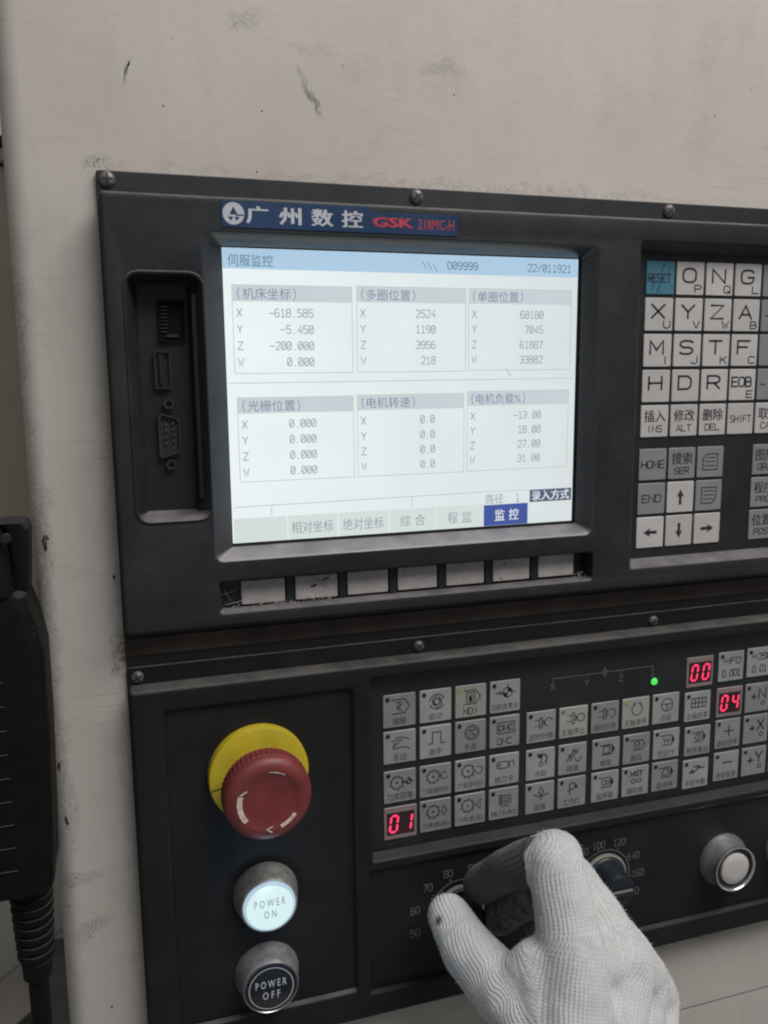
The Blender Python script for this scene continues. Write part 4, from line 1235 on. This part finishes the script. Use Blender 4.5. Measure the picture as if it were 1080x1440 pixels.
# ------------------------------------------------------------------ rotary knobs and round push buttons
YN = -4.36
def dial(cx, cz, r, a0, a1, ticks, words, label):
    m = MB().lathe(cx, cz, [(12.2, YN), (12.0, YN - 2.2), (11.2, YN - 3.0), (9.6, YN - 3.2), (9.3, YN - 14.5), (8.6, YN - 16.0), (2, YN - 16.2)], 40)
    o = obj('rotary_knob', m, 'knob', lo, smooth=40)
    o['label'] = label
    obj('skirt', MB().lathe(cx, cz, [(13.4, YN), (13.3, YN - .9), (12.25, YN - 1.5)], 48, False), 'knob_skirt', o)
    obj('grip_bar', MB().box(cx - 7.2, cx + 7.2, YN - 18.0, YN - 15.8, cz - 2.0, cz + 2.0, .8), 'knob', o)
    k = Ink().arc(cx, cz, r, a0, a1, .55, 40)
    for a in ticks:
        q = math.radians(a)
        k.line([(cx + r * math.cos(q), cz + r * math.sin(q)), (cx + (r + 1.9) * math.cos(q), cz + (r + 1.9) * math.sin(q))], .55)
    for s_, x, z in words:
        k.stroke(s_.replace('0', 'O'), x, z, 2.6 * len(s_) - .4, 3.9, .42, .3)
    obj('dial_scale', k.mb(YN - .06), 'print', o, smooth=None)
dial(109.2, -328.6, 16.4, -20, 200, (145, 108, 75, 180, 40, 5), (('80', 102.5, -307.6), ('70', 91.3, -313.2), ('90', 116, -307.0), ('60', 84.4, -324.6), ('50', 84.4, -337.2), ('100', 128, -312), ('110', 135, -323)),
     'dark rotary knob held between the glove thumb and forefinger')
dial(194.6, -327.5, 15.6, -12, 200, (170, 140, 105, 62, 32, -10), (('90', 181.5, -310.5), ('100', 190.6, -308.4), ('120', 203.4, -308.8), ('140', 212.8, -318.6), ('160', 216.0, -329.6), ('0', 215.8, -340.4)),
     'dark rotary knob to the right of the gloved hand')
def push(cx, cz, yf, label):
    m = MB().lathe(cx, cz, [(15.6, YN), (15.6, YN - 1.2), (14.4, YN - 4.0), (13.0, yf + 3.2), (12.9, yf + 2.0), (13.35, yf + .7), (13.2, yf), (12.6, yf - .08), (12.2, yf + .3), (12.0, yf + 1.6), (10.4, yf + 2.2)], 56, False)
    o = obj('push_button', m, 'silver', lo, smooth=40)
    o['label'] = label
    obj('dark_groove', MB().lathe(cx, cz, [(12.0, yf + 1.0), (11.0, yf + 1.6), (8.8, yf + 1.6)], 48, False), 'deep', o)
    obj('cap', MB().lathe(cx, cz, [(9.3, yf + 1.9), (9.2, yf + .6), (8.6, yf + .15), (5, yf - .1), (.4, yf - .15)], 48), 'key_white', o)
push(272.4, -332.0, -16.0, 'silver ringed push button with worn grey cap')
push(318.5, -332.0, -16.0, 'silver ringed push button cut by the picture edge')

# ------------------------------------------------------------------ lint caught on the soft keys
rl = random.Random(21)
lm = MB()
def fibre(x, z, L, a, r=.12):
    pts = []
    ang = a
    y = -2.4
    for q in range(9):
        pts.append((x, y - .5 * math.sin(q * .6), z))
        ang += rl.uniform(-.35, .35)
        x += math.cos(ang) * L / 8
        z += math.sin(ang) * L / 8
    lm.tube(pts, r, 4)
fibre(21, -143.4, 10, -.1, .16); fibre(30, -144.6, 20, .05, .2); fibre(36, -145.4, 14, -.35, .12); 
fibre(-6.5, -146, 9, -.9, .1); fibre(-7, -151, 8, .6, .1); fibre(-5, -155.5, 9, -.1, .14); fibre(12, -160, 9, .6, .12)
for q in range(60):
    fibre(rl.uniform(-7, 44), -157.2 + rl.uniform(-.8, .8), rl.uniform(1, 3), rl.uniform(0, 6), .12)
for q in range(22):
    fibre(rl.uniform(172, 180), rl.uniform(-158.6, -155), rl.uniform(.8, 2.4), rl.uniform(0, 6), .13)
tag(obj('lint', lm, 'lint', None), 'pale lint threads caught along the soft key recess', 'lint', kind='stuff')

# ------------------------------------------------------------------ handheld box hanging at the cabinet's left edge
pd = thing('handheld_box', 'black plastic handheld box with ribbed front hanging at the cabinet left edge', 'handheld box', -135, 20, -268)
def slab(profile, y0, y1, b=3.0):
    """profile: (z, xl, xr) rows from bottom to top -> closed rounded body."""
    loops = []
    for z, xl, xr in profile:
        lp_ = []
        for (cx, cy, a) in ((xr - b, y0 + b, -90), (xr - b, y1 - b, 0), (xl + b, y1 - b, 90), (xl + b, y0 + b, 180)):
            for q in range(4):
                an = math.radians(a + 30 * q)
                lp_.append((cx + b * math.cos(an), cy + b * math.sin(an), z))
        loops.append(lp_)
    return MB().loft(loops, True, True)
body = slab([(-268.5, -176, -86.0), (-266, -178, -83.4), (-240, -180, -82.0), (-200, -180, -80.6), (-165, -180, -80.4), (-150, -180, -83.4), (-140.5, -180, -86), (-139, -179, -87.5)], -22, 14, 5)
obj('body', body, 'rubber', pd, smooth=40)
obj('top_cap', slab([(-139.2, -178, -90), (-120, -178, -91.5), (-113.5, -177, -93.5), (-111.8, -175, -96)], -24, 10, 5), 'rubber', pd, smooth=40)
obj('side_hook', slab([(-139, -92, -85.0), (-128, -91, -84.2), (-114, -92, -83.4), (-111.4, -95, -85)], -14, 6, 2), 'rubber', pd, smooth=40)
obj('cap_hole', MB().lathe(-90.6, -115.4, [(1.9, -23.6), (1.8, -24.3), (.3, -24.35)], 16), 'deep', pd)
for i in range(10):
    z = -164.0 - i * 10.2
    obj('rib', MB().box(-178, -96.5, -22.5, -21.8, z - .22, z + .22, .1), 'tape', pd)
for i in range(3):
    obj('worn_nick', MB().box(-84.6, -83.2, -20.6, -20.2, -153.6 - i * 2.2, -153.2 - i * 2.2), 'tape', pd, smooth=None)
def boot(cx, cy):
    prof = []
    z = -268
    for i in range(9):
        r = 8.4 - i * .22
        prof += [(z, r + .9), (z - 1.6, r + 1.3), (z - 3.0, r + .9), (z - 3.6, r - .3), (z - 4.4, r - .3)]
        z -= 4.6
    prof += [(z, 6.6), (z - 8, 6.2), (z - 9, 5.4)]
    m = MB()
    loops = [[(cx + r * math.cos(2 * math.pi * k / 20), cy + r * math.sin(2 * math.pi * k / 20), zz) for k in range(20)] for zz, r in prof]
    return m.loft(loops, True, True), z - 8
bm_, zb = boot(-94.5, -4)
obj('strain_relief', bm_, 'rubber', pd, smooth=50)
obj('cable', MB().tube([(-94.5, -4, zb + 2), (-94.4, -3.8, zb - 30), (-94, -2, zb - 70), (-92.5, 4, zb - 140), (-96, 20, zb - 260), (-120, 60, zb - 400)], 4.4, 14), 'rubber', pd, smooth=60)

# ------------------------------------------------------------------ neighbouring machine seen past the cabinet's left edge
gd = thing('neighbouring_machine', 'dim khaki and grey sheet metal machine side behind the cabinet left edge', 'machine', -420, 320, -1390)
obj('khaki_cover', MB().box(-900, -70, 300, 330, -400, 92, 2), 'khaki', gd)
obj('pink_strip', MB().box(-900, -70, 292, 330, 94.5, 102.5, 1), 'pinkish', gd)
obj('dark_rail', MB().box(-900, -70, 290, 330, 103, 110, .5), 'deep', gd)
def slant(z_at, z2_at, y0, y1):
    """strip between two sloping lines z_at, z2_at (height at x = -160; both rise 0.7 per mm towards the right)."""
    xs = (-900, -70)
    def zz(x, z): return z + (x + 160) * .70 if x > -400 else z - 168
    lo_ = [(x, zz(x, z_at)) for x in (-900, -400, -160, -70)]
    hi_ = [(x, zz(x, z2_at) if z2_at is not None else -401) for x in (-70, -160, -400, -900)]
    lp_ = lo_ + hi_
    return MB().loft([ring(lp_, y1), ring(lp_, y0)], True, True)
obj('grey_panel', slant(-531, None, 302, 330), 'guard', gd, smooth=None)
obj('folded_ledge', slant(-553, -532, 262, 330), 'guard_edge', gd, smooth=None)
obj('lower_lip', slant(-561, -555, 275, 330), 'guard_edge', gd, smooth=None)
obj('lower_panel', MB().box(-900, -70, 335, 345, -1390, -420), 'guard_dark', gd)
obj('grey_post', MB().box(-122, -104, 240, 262, -1390, -478, 1), 'guard_post', gd)

# ------------------------------------------------------------------ gloved hand
J = {'T3': (93.8, -27, -315), 'T2': (97, -46, -322), 'T1': (105, -72, -327), 'T0': (115, -98, -342),
     'I3': (114, -20, -307), 'I2': (118, -40, -287), 'I1': (131, -62, -270), 'I0': (129.5, -84, -307),
     'M3': (125, -20, -326), 'M2': (133, -36, -307), 'M1': (146.5, -50, -290), 'M0': (157, -80, -316),
     'R3': (146, -22, -334), 'R2': (153, -32, -323), 'R1': (165, -42, -315), 'R0': (172, -72, -334),
     'L3': (163, -22, -346), 'L2': (172, -28, -340), 'L1': (184, -38, -339), 'L0': (185, -64, -353),
     'WI': (112, -112, -356), 'WM': (124, -112, -363), 'WR': (140, -106, -374), 'WL': (153, -100, -382),
     'FA': (128, -150, -425), 'web': (115, -76, -309)}
J = {k_: Vector(v) for k_, v in J.items()}
for k_, a, b_, t_ in (('X1', 'I0', 'WI', .33), ('X2', 'L0', 'WL', .33), ('X3', 'I0', 'WI', .66), ('X4', 'L0', 'WL', .66)):
    J[k_] = J[a].lerp(J[b_], t_)
BONES = [('T3', 'T2', 10.8, 13.2), ('T2', 'T1', 13.2, 15), ('T1', 'T0', 14.0, 17.0),
         ('I3', 'I2', 9.2, 10.2), ('I2', 'I1', 10.2, 11.6), ('I1', 'I0', 12.0, 15.5), ('I0', 'WI', 15.5, 16.0),
         ('M3', 'M2', 9.2, 10.2), ('M2', 'M1', 10.2, 11.2), ('M1', 'M0', 11.2, 13.5), ('M0', 'WM', 13.5, 16.5),
         ('R3', 'R2', 8.8, 9.8), ('R2', 'R1', 9.8, 10.8), ('R1', 'R0', 10.8, 13.0), ('R0', 'WR', 13.0, 16.5),
         ('L3', 'L2', 8.2, 9.0), ('L2', 'L1', 9.0, 10.0), ('L1', 'L0', 10.0, 12.5), ('L0', 'WL', 12.5, 16.0),
         ('WM', 'FA', 24, 26), ('web', 'I0', 10, 13), ('web', 'T1', 10, 13), ('web', 'WI', 10, 15), ('X1', 'X2', 15, 15), ('X3', 'X4', 15, 15), ('WI', 'WL', 16, 16), ('I0', 'M0', 13, 13), ('M0', 'R0', 13, 13), ('R0', 'L0', 12.5, 12.5)]
def capsule(bm, a, b_, ra, rb, n=20):
    d = (b_ - a)
    L = d.length
    d.normalize()
    u = d.orthogonal().normalized()
    w = d.cross(u)
    prof = [(-ra * math.cos(math.radians(t_)), ra * math.sin(math.radians(t_))) for t_ in (15, 35, 55, 75, 90)]
    prof += [(L * q / 4, ra + (rb - ra) * q / 4) for q in (1, 2, 3)]
    prof += [(L + rb * math.cos(math.radians(t_)), rb * math.sin(math.radians(t_))) for t_ in (90, 75, 55, 35, 15)]
    rings = []
    for s_, r_ in prof:
        rings.append([bm.verts.new((a + d * s_ + (u * math.cos(2 * math.pi * i / n) + w * math.sin(2 * math.pi * i / n)) * r_) * MM) for i in range(n)])
    for r0, r1 in zip(rings, rings[1:]):
        for i in range(n):
            bm.faces.new((r0[i], r0[(i + 1) % n], r1[(i + 1) % n], r1[i]))
    bm.faces.new(rings[0][::-1])
    bm.faces.new(rings[-1])
hb = bmesh.new()
for a, b_, ra, rb in BONES:
    capsule(hb, J[a], J[b_], ra, rb)
hm = bpy.data.meshes.new('gloved_hand_raw')
hb.to_mesh(hm)
hb.free()
ho = bpy.data.objects.new('gloved_hand_raw', hm)
COL.objects.link(ho)
md = ho.modifiers.new('remesh', 'REMESH')
md.mode = 'VOXEL'
md.voxel_size = 0.0011
ms = ho.modifiers.new('smooth', 'SMOOTH')
ms.factor = 0.5
ms.iterations = 24
dg = bpy.context.evaluated_depsgraph_get()
gm = bpy.data.meshes.new_from_object(ho.evaluated_get(dg))
bpy.data.objects.remove(ho)
gm.name = 'gloved_hand'
# soft folds in the fabric, and knit directions following each finger
nrm = [v.normal.copy() for v in gm.vertices]
for v, n in zip(gm.vertices, nrm):
    p = v.co * 1000
    f = mnoise.noise(p * 0.045) * 1.0 + mnoise.noise(p * 0.11 + Vector((7, 3, 1))) * 0.5
    v.co += n * (f * 0.001)
view = Vector((0.35, 0.90, -0.25)).normalized()
ng = Vector((.80, -.30, -.10))
dg_ = Vector((.05, -.45, -.70))
segs = []
for a, b_, ra, rb in BONES[:19]:
    A, B = J[a], J[b_]
    d = (B - A).normalized()
    n = d.cross(view).normalized()
    if n.x < 0: n = -n
    segs.append((A, B, d, n, (ra + rb) / 2, a))
au = gm.attributes.new('knit_u', 'FLOAT', 'POINT')
av = gm.attributes.new('knit_v', 'FLOAT', 'POINT')
ag = gm.attributes.new('grime_shade', 'FLOAT', 'POINT')
us, vs_, gs = [], [], []
for v in gm.vertices:
    p = v.co * 1000
    su = sv = sw = 0.0
    grime_shade = 0.0
    best = 1e9
    for A, B, d, n, r, a in segs:
        t_ = max(0.0, min((B - A).length, (p - A).dot(d)))
        dist = max((p - (A + d * t_)).length - r, 0) + 2.0
        w = 1 / dist ** 3
        su += w * ((p - A).dot(n) + A.dot(ng))
        sv += w * ((p - A).dot(d) + A.dot(dg_))
        sw += w
        if dist < best:
            best, near = dist, (a, t_ / max((B - A).length, 1e-6))
    us.append(su / sw)
    vs_.append(sv / sw)
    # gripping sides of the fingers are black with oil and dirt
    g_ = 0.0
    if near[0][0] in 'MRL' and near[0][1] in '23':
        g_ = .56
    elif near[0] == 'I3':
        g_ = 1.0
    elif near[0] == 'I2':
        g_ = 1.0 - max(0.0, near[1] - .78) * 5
    if near[0] in ('T3', 'T2'):  # thumb's inner side: shade painted in as darker fabric
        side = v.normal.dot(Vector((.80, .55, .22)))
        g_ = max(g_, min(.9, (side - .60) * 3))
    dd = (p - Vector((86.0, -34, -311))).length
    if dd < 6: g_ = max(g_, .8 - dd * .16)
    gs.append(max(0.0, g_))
au.data.foreach_set('value', us)
av.data.foreach_set('value', vs_)
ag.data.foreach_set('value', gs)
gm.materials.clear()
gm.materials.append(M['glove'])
for p_ in gm.polygons:
    p_.use_smooth = True
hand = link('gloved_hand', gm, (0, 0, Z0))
tag(hand, 'hand in a white knitted work glove turning the left rotary knob', 'hand')
# loose cotton fibres standing off the knit
rf = random.Random(5)
fz = MB()
vlist = gm.vertices
for q in range(14000):
    v = vlist[rf.randrange(len(vlist))]
    if gs[v.index] > .25: continue
    p, n = v.co * 1000, v.normal
    t1 = n.orthogonal().normalized()
    t2 = n.cross(t1)
    a = rf.uniform(0, 6.283)
    t_ = t1 * math.cos(a) + t2 * math.sin(a)
    L = rf.uniform(.6, 2.0)
    w = t_.cross(n).normalized() * .035
    p1 = p + n * L * .55 + t_ * L * .25
    p2 = p + n * L * .75 + t_ * L * .9
    fz.add([p - w, p + w, p1 + w, p1 - w, p2], [(0, 1, 2, 3), (3, 2, 4)])
fo_ = obj('knit_fuzz', fz, 'fuzz', hand, smooth=None)
fo_['kind'] = 'stuff'
sl = MB().tube([(127, -146, -421), (130, -175, -470), (136, -215, -540), (140, -250, -600)], [33, 37, 42, 46], 28)
obj('sleeve', sl, 'sleeve', hand, smooth=60)
